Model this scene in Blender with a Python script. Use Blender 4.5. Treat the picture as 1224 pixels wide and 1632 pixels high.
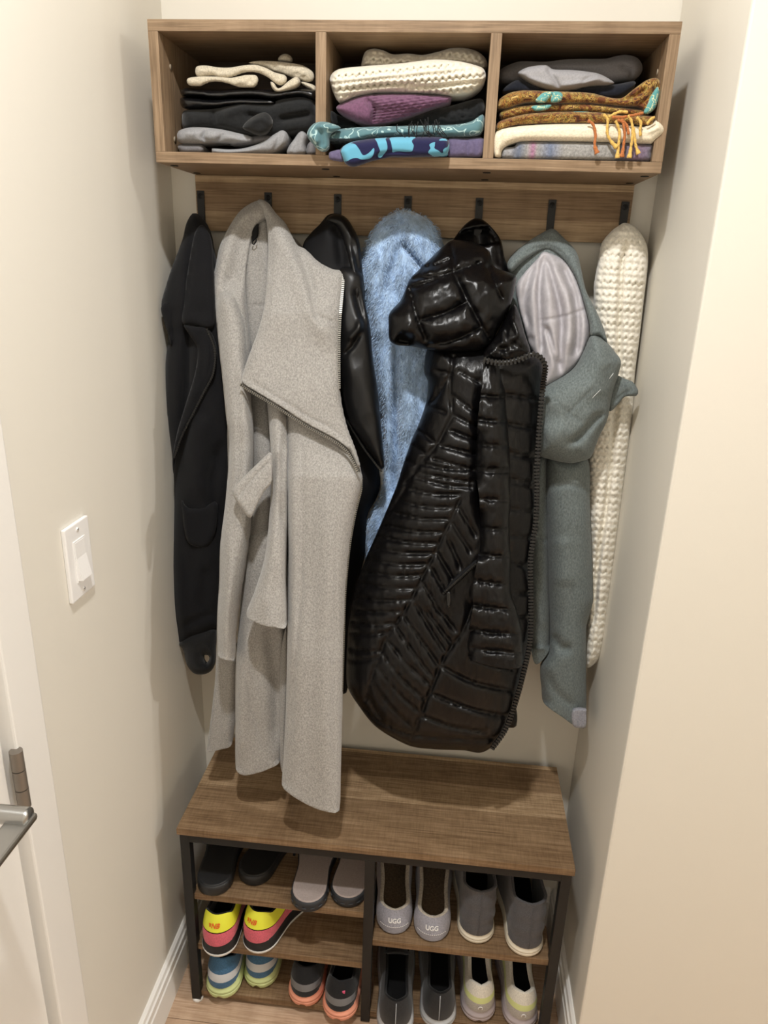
import bpy, math, random
import numpy as np
from mathutils import Vector, Matrix
for o in list(bpy.data.objects): bpy.data.objects.remove(o)
SC = bpy.context.scene
COL = SC.collection
random.seed(7)

# ------------------------------------------------------------------ camera
W_, H_ = 1224, 1632
CP = np.array([0.1069, -1.4515, 1.5984]); YAW, PIT, ROL, FPX = -0.0918, -0.337, 0.0332, 1154.45
_f = np.array([math.sin(YAW)*math.cos(PIT), math.cos(YAW)*math.cos(PIT), math.sin(PIT)])
_r = np.cross(_f, [0, 0, 1]); _r /= np.linalg.norm(_r); _u = np.cross(_r, _f)
_R = math.cos(ROL)*_r + math.sin(ROL)*_u; _U = -math.sin(ROL)*_r + math.cos(ROL)*_u
cam = bpy.data.cameras.new('camera'); camo = bpy.data.objects.new('camera', cam); COL.objects.link(camo)
cam.sensor_fit = 'VERTICAL'; cam.sensor_height = 36; cam.lens = 36*FPX/H_; cam.clip_start = .01
camo.matrix_world = Matrix(((_R[0], _U[0], -_f[0], CP[0]), (_R[1], _U[1], -_f[1], CP[1]), (_R[2], _U[2], -_f[2], CP[2]), (0, 0, 0, 1)))
SC.camera = camo
# ------------------------------------------------------------------ world, lights, exposure
wd = bpy.data.worlds.new('world'); SC.world = wd; wd.use_nodes = True
wd.node_tree.nodes['Background'].inputs[0].default_value = (1.0, .975, .94, 1)
wd.node_tree.nodes['Background'].inputs[1].default_value = .05
def lamp(name, loc, energy, size, col, aim=None, spread=180):
    l = bpy.data.lights.new(name, 'AREA'); l.shape = 'DISK'; l.size = size; l.energy = energy; l.color = col
    l.spread = math.radians(spread)
    o = bpy.data.objects.new(name, l); COL.objects.link(o); o.location = loc
    d = (Vector(aim) - Vector(loc)) if aim else Vector((0, 0, -1))
    o.rotation_euler = d.to_track_quat('-Z', 'Y').to_euler(); return o
lamp('ceiling_downlight', (-.03, -1.05, 2.60), 20.5, .08, (1, .995, .98))
for x_ in (2.0, 3.2): lamp('ceiling_downlight', (x_, -.75, 2.60), 21, .10, (1, .995, .98))  # unseen corridor lamps, added and placed for bounced fill light
SC.view_settings.view_transform = 'Standard'; SC.view_settings.look = 'None'
SC.view_settings.gamma = 1; SC.view_settings.use_curve_mapping = False
SC.view_settings.exposure = 0.17

# ------------------------------------------------------------------ helpers
def ray(px, py):
    px = np.asarray(px, float); py = np.asarray(py, float)
    return _f + ((px-W_/2)/FPX)[..., None]*_R - ((py-H_/2)/FPX)[..., None]*_U
def at(px, py, ax, val):
    d = ray(px, py); t = (val-CP[ax])/d[..., ax]
    return CP + t[..., None]*d
def atv(p, ax, val): return Vector(at(p[0], p[1], ax, val))
def lin(c): 
    return tuple(((v/255)/12.92 if v/255 <= .04045 else ((v/255+.055)/1.055)**2.4) for v in c)
def N(nt, t, **k):
    n = nt.nodes.new(t)
    for a, b in k.items():
        if a.startswith('i_'): n.inputs[a[2:].replace('_', ' ')].default_value = b
        else: setattr(n, a, b)
    return n
def base_mat(name, rgb, rough=.6, metal=0, spec=.5, sheen=0, coat=0):
    m = bpy.data.materials.new(name); m.use_nodes = True; nt = m.node_tree; b = nt.nodes['Principled BSDF']
    b.inputs['Base Color'].default_value = (*lin(rgb), 1); b.inputs['Roughness'].default_value = rough
    b.inputs['Metallic'].default_value = metal; b.inputs['Specular IOR Level'].default_value = spec
    b.inputs['Sheen Weight'].default_value = sheen; b.inputs['Coat Weight'].default_value = coat
    return m, nt, b
def coords(nt, scale=(1, 1, 1), kind='Object', rot=(0, 0, 0)):
    c = N(nt, 'ShaderNodeTexCoord'); mp = N(nt, 'ShaderNodeMapping')
    mp.inputs['Scale'].default_value = scale; mp.inputs['Rotation'].default_value = rot
    nt.links.new(c.outputs[kind], mp.inputs[0]); return mp.outputs[0]
def ramp(nt, fac, stops, interp='LINEAR'):
    r = N(nt, 'ShaderNodeValToRGB'); r.color_ramp.interpolation = interp
    e = r.color_ramp.elements
    while len(e) < len(stops): e.new(.5)
    for el, (p, c) in zip(e, stops): el.position = p; el.color = (*lin(c), 1)
    nt.links.new(fac, r.inputs[0]); return r.outputs[0]
def noise(nt, vec, scale, detail=3, rough=.5, dist=0):
    n = N(nt, 'ShaderNodeTexNoise'); n.inputs['Scale'].default_value = scale; n.inputs['Detail'].default_value = detail
    n.inputs['Roughness'].default_value = rough; n.inputs['Distortion'].default_value = dist
    nt.links.new(vec, n.inputs['Vector']); return n.outputs['Fac']
def bump(nt, b, h, strength=.3, dist=.002):
    bp = N(nt, 'ShaderNodeBump'); bp.inputs['Strength'].default_value = strength; bp.inputs['Distance'].default_value = dist
    nt.links.new(h, bp.inputs['Height']); nt.links.new(bp.outputs[0], b.inputs['Normal'])
def fabric(name, rgb, var=.12, nscale=350, rough=.9, bs=.35, bd=.0015, sheen=.15, spec=.25, stretch=(1, 1, 1), detail=3):
    m, nt, b = base_mat(name, rgb, rough, 0, spec, sheen)
    v = coords(nt, stretch); n = noise(nt, v, nscale, detail, .6)
    lo = tuple(max(0, c*(1-var)) for c in rgb); hi = tuple(min(255, c*(1+var)) for c in rgb)
    nt.links.new(ramp(nt, n, [(.32, lo), (.68, hi)]), b.inputs['Base Color']); bump(nt, b, n, bs, bd); return m
def plain(name, rgb, rough=.5, metal=0, spec=.5, coat=0): return base_mat(name, rgb, rough, metal, spec, 0, coat)[0]
def paint(name, rgb, rough=.55):
    m, nt, b = base_mat(name, rgb, rough, 0, .35); v = coords(nt); bump(nt, b, noise(nt, v, 260, 2), .06, .001); return m
def wood(name, rgbs, rough=.55, strips=None, grain=(3, 90, 90), saw=0):
    m, nt, b = base_mat(name, rgbs[1], rough, 0, .3)
    v = coords(nt, grain); n = noise(nt, v, 3.2, 8, .62, .35)
    c = ramp(nt, n, [(.28, rgbs[0]), (.5, rgbs[1]), (.74, rgbs[2])])
    if strips:
        ax, freq, seed = strips
        w = N(nt, 'ShaderNodeTexCoord'); s = N(nt, 'ShaderNodeSeparateXYZ'); nt.links.new(w.outputs['Object'], s.inputs[0])
        mu = N(nt, 'ShaderNodeMath', operation='MULTIPLY_ADD'); mu.inputs[1].default_value = freq; mu.inputs[2].default_value = seed
        nt.links.new(s.outputs[ax], mu.inputs[0])
        fl = N(nt, 'ShaderNodeMath', operation='FLOOR'); nt.links.new(mu.outputs[0], fl.inputs[0])
        wn = N(nt, 'ShaderNodeTexWhiteNoise', noise_dimensions='1D'); nt.links.new(fl.outputs[0], wn.inputs['W'])
        mx = N(nt, 'ShaderNodeMix', data_type='RGBA', blend_type='MULTIPLY'); mx.inputs[0].default_value = 1
        t = ramp(nt, wn.outputs['Value'], [(0, (172, 160, 148)), (1, (255, 252, 246))])
        nt.links.new(c, mx.inputs[6]); nt.links.new(t, mx.inputs[7]); c = mx.outputs[2]
    v3 = coords(nt, (14, 6, 6)); n3 = noise(nt, v3, 1.3, 4, .6)
    mx = N(nt, 'ShaderNodeMix', data_type='RGBA', blend_type='MULTIPLY'); mx.inputs[0].default_value = .5
    nt.links.new(c, mx.inputs[6]); nt.links.new(ramp(nt, n3, [(.3, (196, 186, 176)), (.65, (255, 255, 255))]), mx.inputs[7]); c = mx.outputs[2]
    h = n
    if saw:
        v2 = coords(nt, (230, 22, 22), rot=(0, 0, .12)); n2 = noise(nt, v2, 1.2, 3, .7)
        mx = N(nt, 'ShaderNodeMix', data_type='RGBA', blend_type='MULTIPLY'); mx.inputs[0].default_value = saw
        nt.links.new(c, mx.inputs[6]); nt.links.new(ramp(nt, n2, [(.35, (175, 165, 152)), (.6, (255, 255, 255))]), mx.inputs[7]); c = mx.outputs[2]
    nt.links.new(c, b.inputs['Base Color']); bump(nt, b, h, .15, .0008); return m

def root(name, label, cat, loc, group=None, rz=0):
    o = bpy.data.objects.new(name, None); COL.objects.link(o); o.location = loc; o.rotation_euler = (0, 0, rz)
    o.empty_display_size = .02; tag(o, label, cat, group); return o
def tag(o, label, cat, group=None):
    o['label'] = label; o['category'] = cat
    if group: o['group'] = group
    return o
def link(name, verts, faces, mat, parent=None, smooth=True, world=True, label=None):
    """one mesh object; world verts are made relative to the (unrotated) parent"""
    me = bpy.data.meshes.new(name); verts = np.asarray(verts, float)
    if parent is not None and world:
        p = parent; off = np.zeros(3)
        while p is not None: off = off+np.array(p.location); p = p.parent
        verts = verts-off
    me.from_pydata([tuple(v) for v in verts.tolist()], [], faces if isinstance(faces, list) else faces.tolist())
    me.update()
    if smooth: me.polygons.foreach_set('use_smooth', [True]*len(me.polygons))
    if mat: me.materials.append(mat)
    o = bpy.data.objects.new(name, me); COL.objects.link(o); o.parent = parent
    if label: o['label'] = label
    return o
def box_data(lo, hi, bev=0):
    x0, y0, z0 = lo; x1, y1, z1 = hi
    if not bev:
        v = [(x0, y0, z0), (x1, y0, z0), (x1, y1, z0), (x0, y1, z0), (x0, y0, z1), (x1, y0, z1), (x1, y1, z1), (x0, y1, z1)]
        return v, [(0, 3, 2, 1), (4, 5, 6, 7), (0, 1, 5, 4), (1, 2, 6, 5), (2, 3, 7, 6), (3, 0, 4, 7)]
    import bmesh
    bm = bmesh.new(); bmesh.ops.create_cube(bm, size=1)
    for v in bm.verts: v.co = Vector(((x0+x1)/2+v.co.x*(x1-x0), (y0+y1)/2+v.co.y*(y1-y0), (z0+z1)/2+v.co.z*(z1-z0)))
    bmesh.ops.bevel(bm, geom=bm.edges[:], offset=bev, segments=2, affect='EDGES', profile=.6)
    bm.verts.index_update()
    d = [tuple(v.co) for v in bm.verts], [tuple(v.index for v in f.verts) for f in bm.faces]; bm.free(); return d
def box(name, lo, hi, mat, parent=None, bev=0, label=None):
    v, f = box_data(lo, hi, bev); return link(name, v, f, mat, parent, False, True, label)
def merge(parts):
    V, F = [], []
    for v, f in parts:
        n = len(V); V += [tuple(a) for a in v]; F += [tuple(i+n for i in q) for q in f]
    return V, F
def structure(o): o['kind'] = 'structure'; return o
def tube_data(pts, r, n=8, flat=None, cap=True):
    """tube along 3D points; r scalar or list"""
    P = np.asarray(pts, float); m = len(P); R = np.full(m, r) if np.isscalar(r) else np.asarray(r, float)
    T = np.gradient(P, axis=0); T /= np.linalg.norm(T, axis=1)[:, None]+1e-12
    up = np.array([0, 0, 1.]) if abs(T[0][2]) < .9 else np.array([0, 1., 0])
    V, F = [], []
    A = np.cross(T[0], up); A /= np.linalg.norm(A)
    for i in range(m):
        A = A-T[i]*(A@T[i]); A /= np.linalg.norm(A)+1e-12; B = np.cross(T[i], A)
        for k in range(n):
            a = 2*math.pi*k/n; V.append(tuple(P[i]+R[i]*(math.cos(a)*A+math.sin(a)*B*(flat or 1))))
    for i in range(m-1):
        for k in range(n): F.append((i*n+k, i*n+(k+1) % n, (i+1)*n+(k+1) % n, (i+1)*n+k))
    if cap: F.append(tuple(range(n))[::-1]); F.append(tuple(range((m-1)*n, m*n)))
    return V, F
def tube(name, pts, r, mat, parent=None, n=8, flat=None, label=None, world=True):
    v, f = tube_data(pts, r, n, flat); return link(name, v, f, mat, parent, True, world, label)
def cyl_data(c, axis, r, h, n=20, r2=None):
    a = np.asarray(axis, float); a /= np.linalg.norm(a); c = np.asarray(c, float)
    return tube_data([c, c+a*h*.5, c+a*h], [r, r, r if r2 is None else r2], n)

# value noise (numpy)
_rng = np.random.default_rng(3); _lat = _rng.random((64, 64))
def vn(x, y, s=0):
    x = np.asarray(x)+s*7.31; y = np.asarray(y)+s*3.77
    xi = np.floor(x).astype(int); yi = np.floor(y).astype(int); fx = x-xi; fy = y-yi
    fx = fx*fx*(3-2*fx); fy = fy*fy*(3-2*fy); g = lambda a, b: _lat[a % 64, b % 64]
    return (g(xi, yi)*(1-fx)+g(xi+1, yi)*fx)*(1-fy)+(g(xi, yi+1)*(1-fx)+g(xi+1, yi+1)*fx)*fy-.5
def catmull(pts, spacing, closed=True):
    P = np.asarray(pts, float); n = len(P); out = []
    for i in range(n if closed else n-1):
        if closed: p0, p1, p2, p3 = P[i-1], P[i], P[(i+1) % n], P[(i+2) % n]
        else: p0, p1, p2, p3 = P[max(i-1, 0)], P[i], P[i+1], P[min(i+2, n-1)]
        k = max(1, int(np.linalg.norm(p2-p1)/spacing)); t = np.arange(k)[:, None]/k
        # chord-limited tangents stop overshoot at corners
        l = np.linalg.norm(p2-p1); 
        m1 = (p2-p0)*.5; m2 = (p3-p1)*.5
        for m_ in (m1, m2):
            q = np.linalg.norm(m_)
            if q > l: m_ *= l/q
        out.append((2*t**3-3*t**2+1)*p1+(t**3-2*t**2+t)*m1+(-2*t**3+3*t**2)*p2+(t**3-t**2)*m2)
    if not closed: out.append(P[-1:])
    return np.concatenate(out)
def segdist(Q, A, B, full=False):
    """distance of points Q to segments A-B; nearest point and arc position"""
    best = np.full(len(Q), 1e18); near = np.zeros_like(Q); arc = np.zeros(len(Q)); s0 = 0
    D = B-A; L2 = (D**2).sum(1)+1e-12; L = np.sqrt(L2)
    for i in range(len(A)):
        w = Q-A[i]; t = np.clip((w@D[i])/L2[i], 0, 1); e = w-t[:, None]*D[i]; d = (e**2).sum(1); m = d < best
        best[m] = d[m]
        if full: near[m] = (A[i]+t[:, None]*D[i])[m]; arc[m] = (s0+t*L[i])[m]
        s0 += L[i]
    return (np.sqrt(best), near, arc/max(s0, 1e-9)) if full else np.sqrt(best)
def inside(Q, P):
    r = np.zeros(len(Q), bool); x, y = Q[:, 0], Q[:, 1]
    for i in range(len(P)):
        x0, y0 = P[i-1]; x1, y1 = P[i]
        if y0 == y1: continue
        c = (y0 > y) != (y1 > y); r ^= c & (x < (x1-x0)*(y-y0)/(y1-y0)+x0)
    return r
def prof(t): t = np.clip(t, 0, 1); return np.sqrt(np.clip(1-(1-t)**2, 0, 1))
def depth_fn(Y):
    if callable(Y): return Y
    if np.isscalar(Y): return lambda x, y: np.full(np.shape(y), float(Y))
    ys = [a for a, b in Y]; vs = [b for a, b in Y]; return lambda x, y: np.interp(y, ys, vs)
def cloth(name, pts, Y, mat, parent, T=.03, R=30, B=.03, RB=None, folds=(), seams=(), puff=0, sw=5, wr=(), step=4, fn=None,
          holes=(), sharp=False, label=None, zmin=None, hem=None):
    """a soft solid: outline traced on the depth surface Y, inflated T towards the room and B towards the wall; folds = (line, width, height), seams pinch it"""
    O = catmull(pts, step*1.3) if not sharp else np.asarray(pts, float)
    HO = [np.asarray(h, float) for h in holes]
    A = np.concatenate([np.roll(O, 1, 0)]+[np.roll(h, 1, 0) for h in HO]); Bp = np.concatenate([O]+HO)
    lo = O.min(0)-step*1.5; hi = O.max(0)+step*1.5
    nx = int((hi[0]-lo[0])/step)+2; ny = int((hi[1]-lo[1])/step)+2
    gx, gy = np.meshgrid(lo[0]+np.arange(nx)*step, lo[1]+np.arange(ny)*step); Q = np.stack([gx.ravel(), gy.ravel()], 1)
    ins = inside(Q, O)
    for h in HO: ins &= ~inside(Q, h)
    I = ins.reshape(ny, nx)
    cell = I[:-1, :-1] | I[1:, :-1] | I[:-1, 1:] | I[1:, 1:]
    cj, ci = np.nonzero(cell); a = cj*nx+ci; quads = np.stack([a, a+1, a+nx+1, a+nx], 1)
    used = np.unique(quads); mp = np.full(nx*ny, -1); mp[used] = np.arange(len(used)); quads = mp[quads]
    Q = Q[used]; inn = ins[used]
    d, near, _ = segdist(Q, A, Bp, True)
    Q = np.where(inn[:, None], Q, near); d = np.where(inn, d, 0)
    if hem is not None:
        hp = np.asarray(hem, float); keep = segdist((A+Bp)/2, hp[:-1], hp[1:]) > 5
        d = np.minimum(segdist(Q, A[keep], Bp[keep]), 1e6)
    yb = depth_fn(Y)(Q[:, 0], Q[:, 1])
    h = T*prof(d/R)
    edge = np.clip(d/10, 0, 1)
    for f in folds:
        line, w, amp = f[:3]; L = np.asarray(line, float)
        if len(L) > 2: L = catmull(L, 12, False)
        dd, _, s = segdist(Q, L[:-1], L[1:], True); tp = np.minimum(1, np.minimum(s, 1-s)*(f[3] if len(f) > 3 else 5)+.12)
        h = h+amp*np.exp(-(dd/w)**2)*tp*np.clip(d/6, 0, 1)
    if len(seams):
        dd = np.full(len(Q), 1e9)
        for s in seams:
            L = np.asarray(s, float)
            if len(L) > 2: L = catmull(L, 8, False)
            dd = np.minimum(dd, segdist(Q, L[:-1], L[1:]))
        h = h+puff*(prof(dd/sw)-1)*np.clip(d/5, 0, 1)
        pin = np.exp(-dd/7)
    else: pin = 1
    for (amp, sx, sy, sd) in wr: h = h+amp*vn(Q[:, 0]/sx, Q[:, 1]/sy, sd)*2*edge*(.35+.65*pin)
    if fn is not None: h = h+fn(Q[:, 0], Q[:, 1], d)*np.clip(d/4, 0, 1)
    X = at_arr(Q, yb)
    if zmin is not None: X[:, 2] = np.maximum(X[:, 2], zmin)
    front = at_arr(Q, yb-h)
    if zmin is not None: front[:, 2] = np.maximum(front[:, 2], zmin)
    bk = np.nonzero(inn)[0]; back = X[bk].copy(); back[:, 1] += B*prof(d[bk]/(RB or R))+.0012
    back[:, 1] = np.minimum(back[:, 1], np.maximum(-.004, X[bk, 1]))
    m2 = np.arange(len(Q)); m2[bk] = len(Q)+np.arange(len(bk))
    F = quads[:, ::-1].tolist()+m2[quads].tolist()
    F = [f for f in F if len(set(f)) >= 3]
    o = link(name, np.concatenate([front, back]), F, mat, parent, True, True, label)
    o['_n'] = 0; del o['_n']
    return o
def at_arr(Q, yb):
    d = ray(Q[:, 0], Q[:, 1]); t = (yb-CP[1])/d[:, 1]; return CP+t[:, None]*d
def TR(x0, y0, s): return lambda *p: [(x0+a/s, y0+b/s) for a, b in p]
# tracing frames: offset and magnification in which the outlines below were measured
cA = TR(240, 240, 2.914); cC = TR(320, 310, 3.264); cD = TR(310, 700, 2.676); cE = TR(540, 330, 3.6); cF = TR(530, 700, 3.138)
cG = TR(790, 340, 3.885); cH = TR(820, 640, 3.02); cK = TR(240, 330, 2.118)
cL = TR(220, 10, 4.08); cM = TR(480, 20, 3.825); cR = TR(770, 20, 3.6); cS = TR(280, 1320, 3.825); cT = TR(570, 1350, 3.308)
def path3(pts, Y, lift=0, spacing=6):
    L = catmull(pts, spacing, False); y = depth_fn(Y)(L[:, 0], L[:, 1]); X = at_arr(L, y); X[:, 1] -= lift; return X
def zipper(name, pts, Y, lift, parent, mt, mm, w=.0035, tooth=.0045, spacing=4):
    """zip: tape cord with a row of teeth as one sub-part"""
    P = path3(pts, Y, lift, spacing); o = tube(name, P, w*.7, mt, parent, 6)
    V, F = [], []
    seg = np.linalg.norm(np.diff(P, axis=0), axis=1); s = np.concatenate([[0], np.cumsum(seg)])
    for q in np.arange(0, s[-1], tooth):
        c = np.array([np.interp(q, s, P[:, k]) for k in range(3)]); t = np.array([np.interp(min(q+.002, s[-1]), s, P[:, k]) for k in range(3)])-c
        if np.linalg.norm(t) < 1e-6: continue
        t /= np.linalg.norm(t); n_ = np.array([0, -1., 0]); b_ = np.cross(t, n_); b_ /= np.linalg.norm(b_)+1e-9
        k = len(V)
        for sz in (-1, 1):
            for sb in (-1, 1):
                for sn in (0, 1): V.append(tuple(c+t*sz*tooth*.28+b_*sb*w*.9+n_*(sn*w*.8+w*.2)))
        F += [tuple(k+i for i in q_) for q_ in ((0, 1, 3, 2), (4, 6, 7, 5), (0, 4, 5, 1), (2, 3, 7, 6), (1, 5, 7, 3), (0, 2, 6, 4))]
    t = link('zip_teeth', V, F, mm, o, False); t['kind'] = 'stuff'
    return o

# ------------------------------------------------------------------ materials
M_wall = paint('wall paint cream', (224, 219, 208)); M_white = paint('white trim paint', (236, 233, 228), .35)
M_switch = plain('white switch plastic', (238, 236, 234), .3)
M_shelf = wood('oak laminate', [(108, 89, 68), (142, 119, 94), (168, 144, 117)], .55)
M_shelf_v = wood('oak laminate upright', [(108, 89, 68), (142, 119, 94), (168, 144, 117)], .55, grain=(90, 90, 3))
M_rail = wood('rustic oak rail', [(152, 130, 103), (200, 176, 145), (224, 202, 172)], .6, strips=('Z', 20, .3))
M_bench = wood('rustic bench laminate', [(138, 115, 89), (190, 164, 132), (224, 201, 171)], .6, strips=('Y', 13, .2), saw=.32)
M_floor = wood('floor oak', [(166, 136, 110), (198, 168, 141), (214, 188, 164)], .45)
M_black = plain('black metal', (24, 24, 24), .5, .2); M_hook = plain('hook metal', (42, 42, 42), .5, .5)
M_steel = plain('satin nickel', (176, 176, 174), .3, 1); M_dark = plain('dark hinge metal', (132, 124, 115), .45, .6)
M_cap = plain('tan fastener cap', (150, 136, 116), .5); M_hole = plain('dark hole', (12, 10, 8), .9)

# ------------------------------------------------------------------ room shell
XL, XR, YF = -.451, .44, -.365
structure(box('wall_back', (XL-.1, 0, 0), (XR+.1, .1, 2.64), M_wall))
structure(box('wall_left', (XL-.12, -.70, 0), (XL, 0, 2.64), M_wall))
structure(box('wall_right', (XR, YF, 0), (3.9, .0, 2.64), M_wall, bev=.004))
structure(box('wall_entry', (XL-.12, -2.2, 0), (3.9, -2.1, 2.64), M_wall)); structure(box('wall_end', (3.9, -2.2, 0), (4.0, 0, 2.64), M_wall))
structure(box('wall_header', (XL-.12, -2.1, 2.1), (XL, -.70, 2.64), M_wall)); structure(box('wall_jamb', (XL-.12, -2.1, 0), (XL, -1.6, 2.1), M_wall))
structure(box('ceiling', (XL-.12, -2.2, 2.64), (4.0, .1, 2.72), paint('white ceiling paint', (236, 234, 228))))
fl = structure(box('floor', (-1.0, -2.2, -.05), (4.0, .1, -.004), plain('floor joint', (70, 52, 40), .8)))
y = .0; k = 0
pm = {}
while y > -2.0:
    x0 = -.58-(k*.37) % .5
    while x0 < 3.8:
        a, b_ = max(x0, -.6), min(x0+1.2, 3.9)
        box('plank', (a+.0006, y-.1194, -.0045), (b_-.0006, y-.0006, 0), M_floor, fl); x0 += 1.2
    y -= .12; k += 1
def baseboard(name, p0, p1, nrm, h=.115):
    """moulded skirting: profile swept from p0 to p1"""
    pr = [(0, 0), (.014, 0), (.014, h*.66), (.0115, h*.69), (.0115, h*.72), (.0125, h*.74), (.0125, h*.86), (.009, h*.885), (.009, h*.91), (.0075, h*.97), (.003, h), (0, h)]
    V = [];  n = len(pr)
    for p in (p0, p1):
        for t, z in pr: V.append((p[0]+nrm[0]*t, p[1]+nrm[1]*t, z))
    F = [(i, (i+1) % n, n+(i+1) % n, n+i) for i in range(n)]+[tuple(range(n))[::-1], tuple(range(n, 2*n))]
    return structure(link(name, V, F, M_white, None, False))
baseboard('baseboard_left', (XL, -.632), (XL, 0), (1, 0)); baseboard('baseboard_right', (XR, 0), (XR, YF), (-1, 0))
baseboard('baseboard_back', (XL+.014, 0), (XR-.014, 0), (0, -1)); baseboard('baseboard_front', (XR-.014, YF), (3.88, YF), (0, -1))
# door casing, leaf, hinge, lever
structure(box('trim_2', (XL-.03, -1.60, 0), (XL+.012, -1.53, 2.1), M_white, bev=.003)); structure(box('trim_3', (XL-.03, -1.60, 2.065), (XL+.0119, -.634, 2.135), M_white, bev=.003))
structure(box('trim_1', (XL-.03, -.703, 0), (XL+.012, -.634, 2.1), M_white, bev=.003))
door = structure(box('door_1', (XL-.055, -1.52, .01), (XL-.002, -.712, 2.06), M_white, bev=.003))
box('door_stop', (XL-.06, -.7125, 0), (XL-.012, -.7025, 2.06), M_white, door)
hz0, hz1 = .880, .970
v, f = merge([tube_data([(XL+.012, -.706, z) for z in np.linspace(a, b, 4)], .0085, 28) for a, b in ((hz0, hz0+.029), (hz0+.0305, hz0+.0595), (hz0+.061, hz1))])
link('hinge', v, f, M_dark, door, False, True, 'dark metal hinge knuckle')
hy = -.80; hp = at(26, 1300, 1, hy); hzz = float(hp[2])
v, f = cyl_data((XL-.002, hy, hzz), (1, 0, 0), .027, .009, 28); lv = link('door_lever', v, f, M_steel, door, True, True, 'satin nickel lever handle')
tipx = float(at(48, 1300, 1, hy)[0])
tube('spindle', [(XL, hy, hzz), (XL+.02, hy, hzz), (tipx-.02, hy, hzz), (tipx-.004, hy, hzz), (tipx-.002, hy, hzz)], .0112, M_steel, lv, 16)
g = [(tipx-.026, hy+.012, hzz-.001)]
v, f = box_data((tipx-.028, hy-.125, hzz-.0115), (tipx+.002, hy+.0115, hzz-.0025), .003); link('grip', v, f, M_steel, lv, False)
# light switch
sw = root('light_switch', 'white rocker light switch plate on the left wall', 'switch', (XL, -.4835, 1.091))
box('plate', (XL, -.5185, 1.091), (XL+.0065, -.4485, 1.2095), M_switch, sw, .002)
fr = box('rocker_frame', (XL+.006, -.5005, 1.117), (XL+.0078, -.4665, 1.184), M_switch, sw, .0006)
v = [(XL+.006, -.498, 1.120), (XL+.006, -.469, 1.120), (XL+.006, -.469, 1.181), (XL+.006, -.498, 1.181), (XL+.0145, -.498, 1.121), (XL+.0145, -.469, 1.121), (XL+.0082, -.469, 1.181), (XL+.0082, -.498, 1.181), (XL+.0085, -.498, 1.156), (XL+.0085, -.469, 1.156)]
link('rocker', v, [(4, 5, 9, 8), (8, 9, 6, 7), (0, 1, 5, 4), (2, 3, 7, 6), (0, 4, 8, 7, 3), (1, 2, 6, 9, 5)], M_switch, sw, False)
for z in (1.1015, 1.199):
    v, f = cyl_data((XL+.006, -.4835, z), (1, 0, 0), .0035, .0014, 14); s_ = link('screw', v, f, M_switch, sw)
    v, f = box_data((XL+.0073, -.4862, z-.0004), (XL+.0076, -.4808, z+.0004)); link('slot', v, f, M_hole, s_, False)

# ------------------------------------------------------------------ cubby shelf and hook rail
CZ, CH, CD, t = 1.734, .200, .195, .016
cb = root('cubby_shelf', 'wall-mounted oak cubby shelf with three open compartments of folded knitwear', 'shelf', (0, -CD/2, CZ))
box('bottom_board', (-.4, -CD, CZ), (.4, -.001, CZ+t), M_shelf, cb, .0008); box('top_board', (-.4, -CD, CZ+CH-t), (.4, -.001, CZ+CH), M_shelf, cb, .0008)
for s in (-1, 1):
    sb = box('side_board', (min(s*.4, s*.384), -CD, CZ+t), (max(s*.4, s*.384), -.001, CZ+CH-t), M_shelf_v, cb, .0006)
    for (yy, zz) in ((-.15, CZ+CH-.055), (-.15, CZ+.04), (-.04, CZ+CH-.055), (-.04, CZ+.04)):
        v, f = cyl_data((s*.384, yy, zz), (-s, 0, 0), .0045, .0012, 14); link('fastener_cap', v, f, M_cap, sb)
for x0 in (-.137, .127): box('divider', (x0, -CD, CZ+t), (x0+.0165, -.008, CZ+CH-t), M_shelf_v, cb, .0006)
box('back_panel', (-.384, -.008, CZ+t), (.384, -.002, CZ+CH-t), wood('shade-darkened back board', [(52, 40, 30), (68, 53, 40), (84, 67, 52)]), cb)  # board colour darkened to stand in for shade deep inside the compartments
for x in (-.385, -.128, .136, .385):
    for yy in (-.155, -.045):
        v, f = cyl_data((x, yy, CZ+.0004), (0, 0, -1), .0065, .0012, 16); link('fastener_hole', v, f, M_hole, cb)
RZ = 1.637
hr = root('hook_rail', 'oak board under the cubby shelf carrying seven black coat hooks', 'coat rack', (0, -.008, RZ))
box('board', (-.4, -.015, RZ), (.4, -.0005, CZ-.0005), M_rail, hr, .0006)
v, f = merge([(lambda P: tube_data(P, .007, 4, .35))([(0, -.0165, 1.706), (0, -.0165, 1.68), (0, -.0165, 1.655), (0, -.019, 1.635), (0, -.027, 1.622), (0, -.038, 1.619), (0, -.048, 1.626), (0, -.052, 1.64), (0, -.054, 1.65)])])
def strap(pts, w, th):
    P = np.asarray(pts, float); T = np.gradient(P, axis=0); T /= np.linalg.norm(T, axis=1)[:, None]; Nn = np.stack([np.zeros(len(P)), -T[:, 2], T[:, 1]], 1)
    V = []
    for p, n_ in zip(P, Nn):
        for sx, sn in ((-1, -1), (1, -1), (1, 1), (-1, 1)): V.append(tuple(p+np.array([sx*w/2, 0, 0])+n_*sn*th/2))
    F = [(i*4+a, i*4+(a+1) % 4, i*4+4+(a+1) % 4, i*4+4+a) for i in range(len(P)-1) for a in range(4)]+[(3, 2, 1, 0), tuple(len(V)-4+i for i in range(4))]
    return V, F
hv, hf = strap([(0, -.0168, 1.7065), (0, -.0168, 1.69), (0, -.0168, 1.66), (0, -.018, 1.635), (0, -.023, 1.622), (0, -.034, 1.617), (0, -.045, 1.621), (0, -.052, 1.634), (0, -.055, 1.652)], .0135, .003)
HX = [-.39, -.261, -.13, 0, .13, .26, .388]
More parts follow.
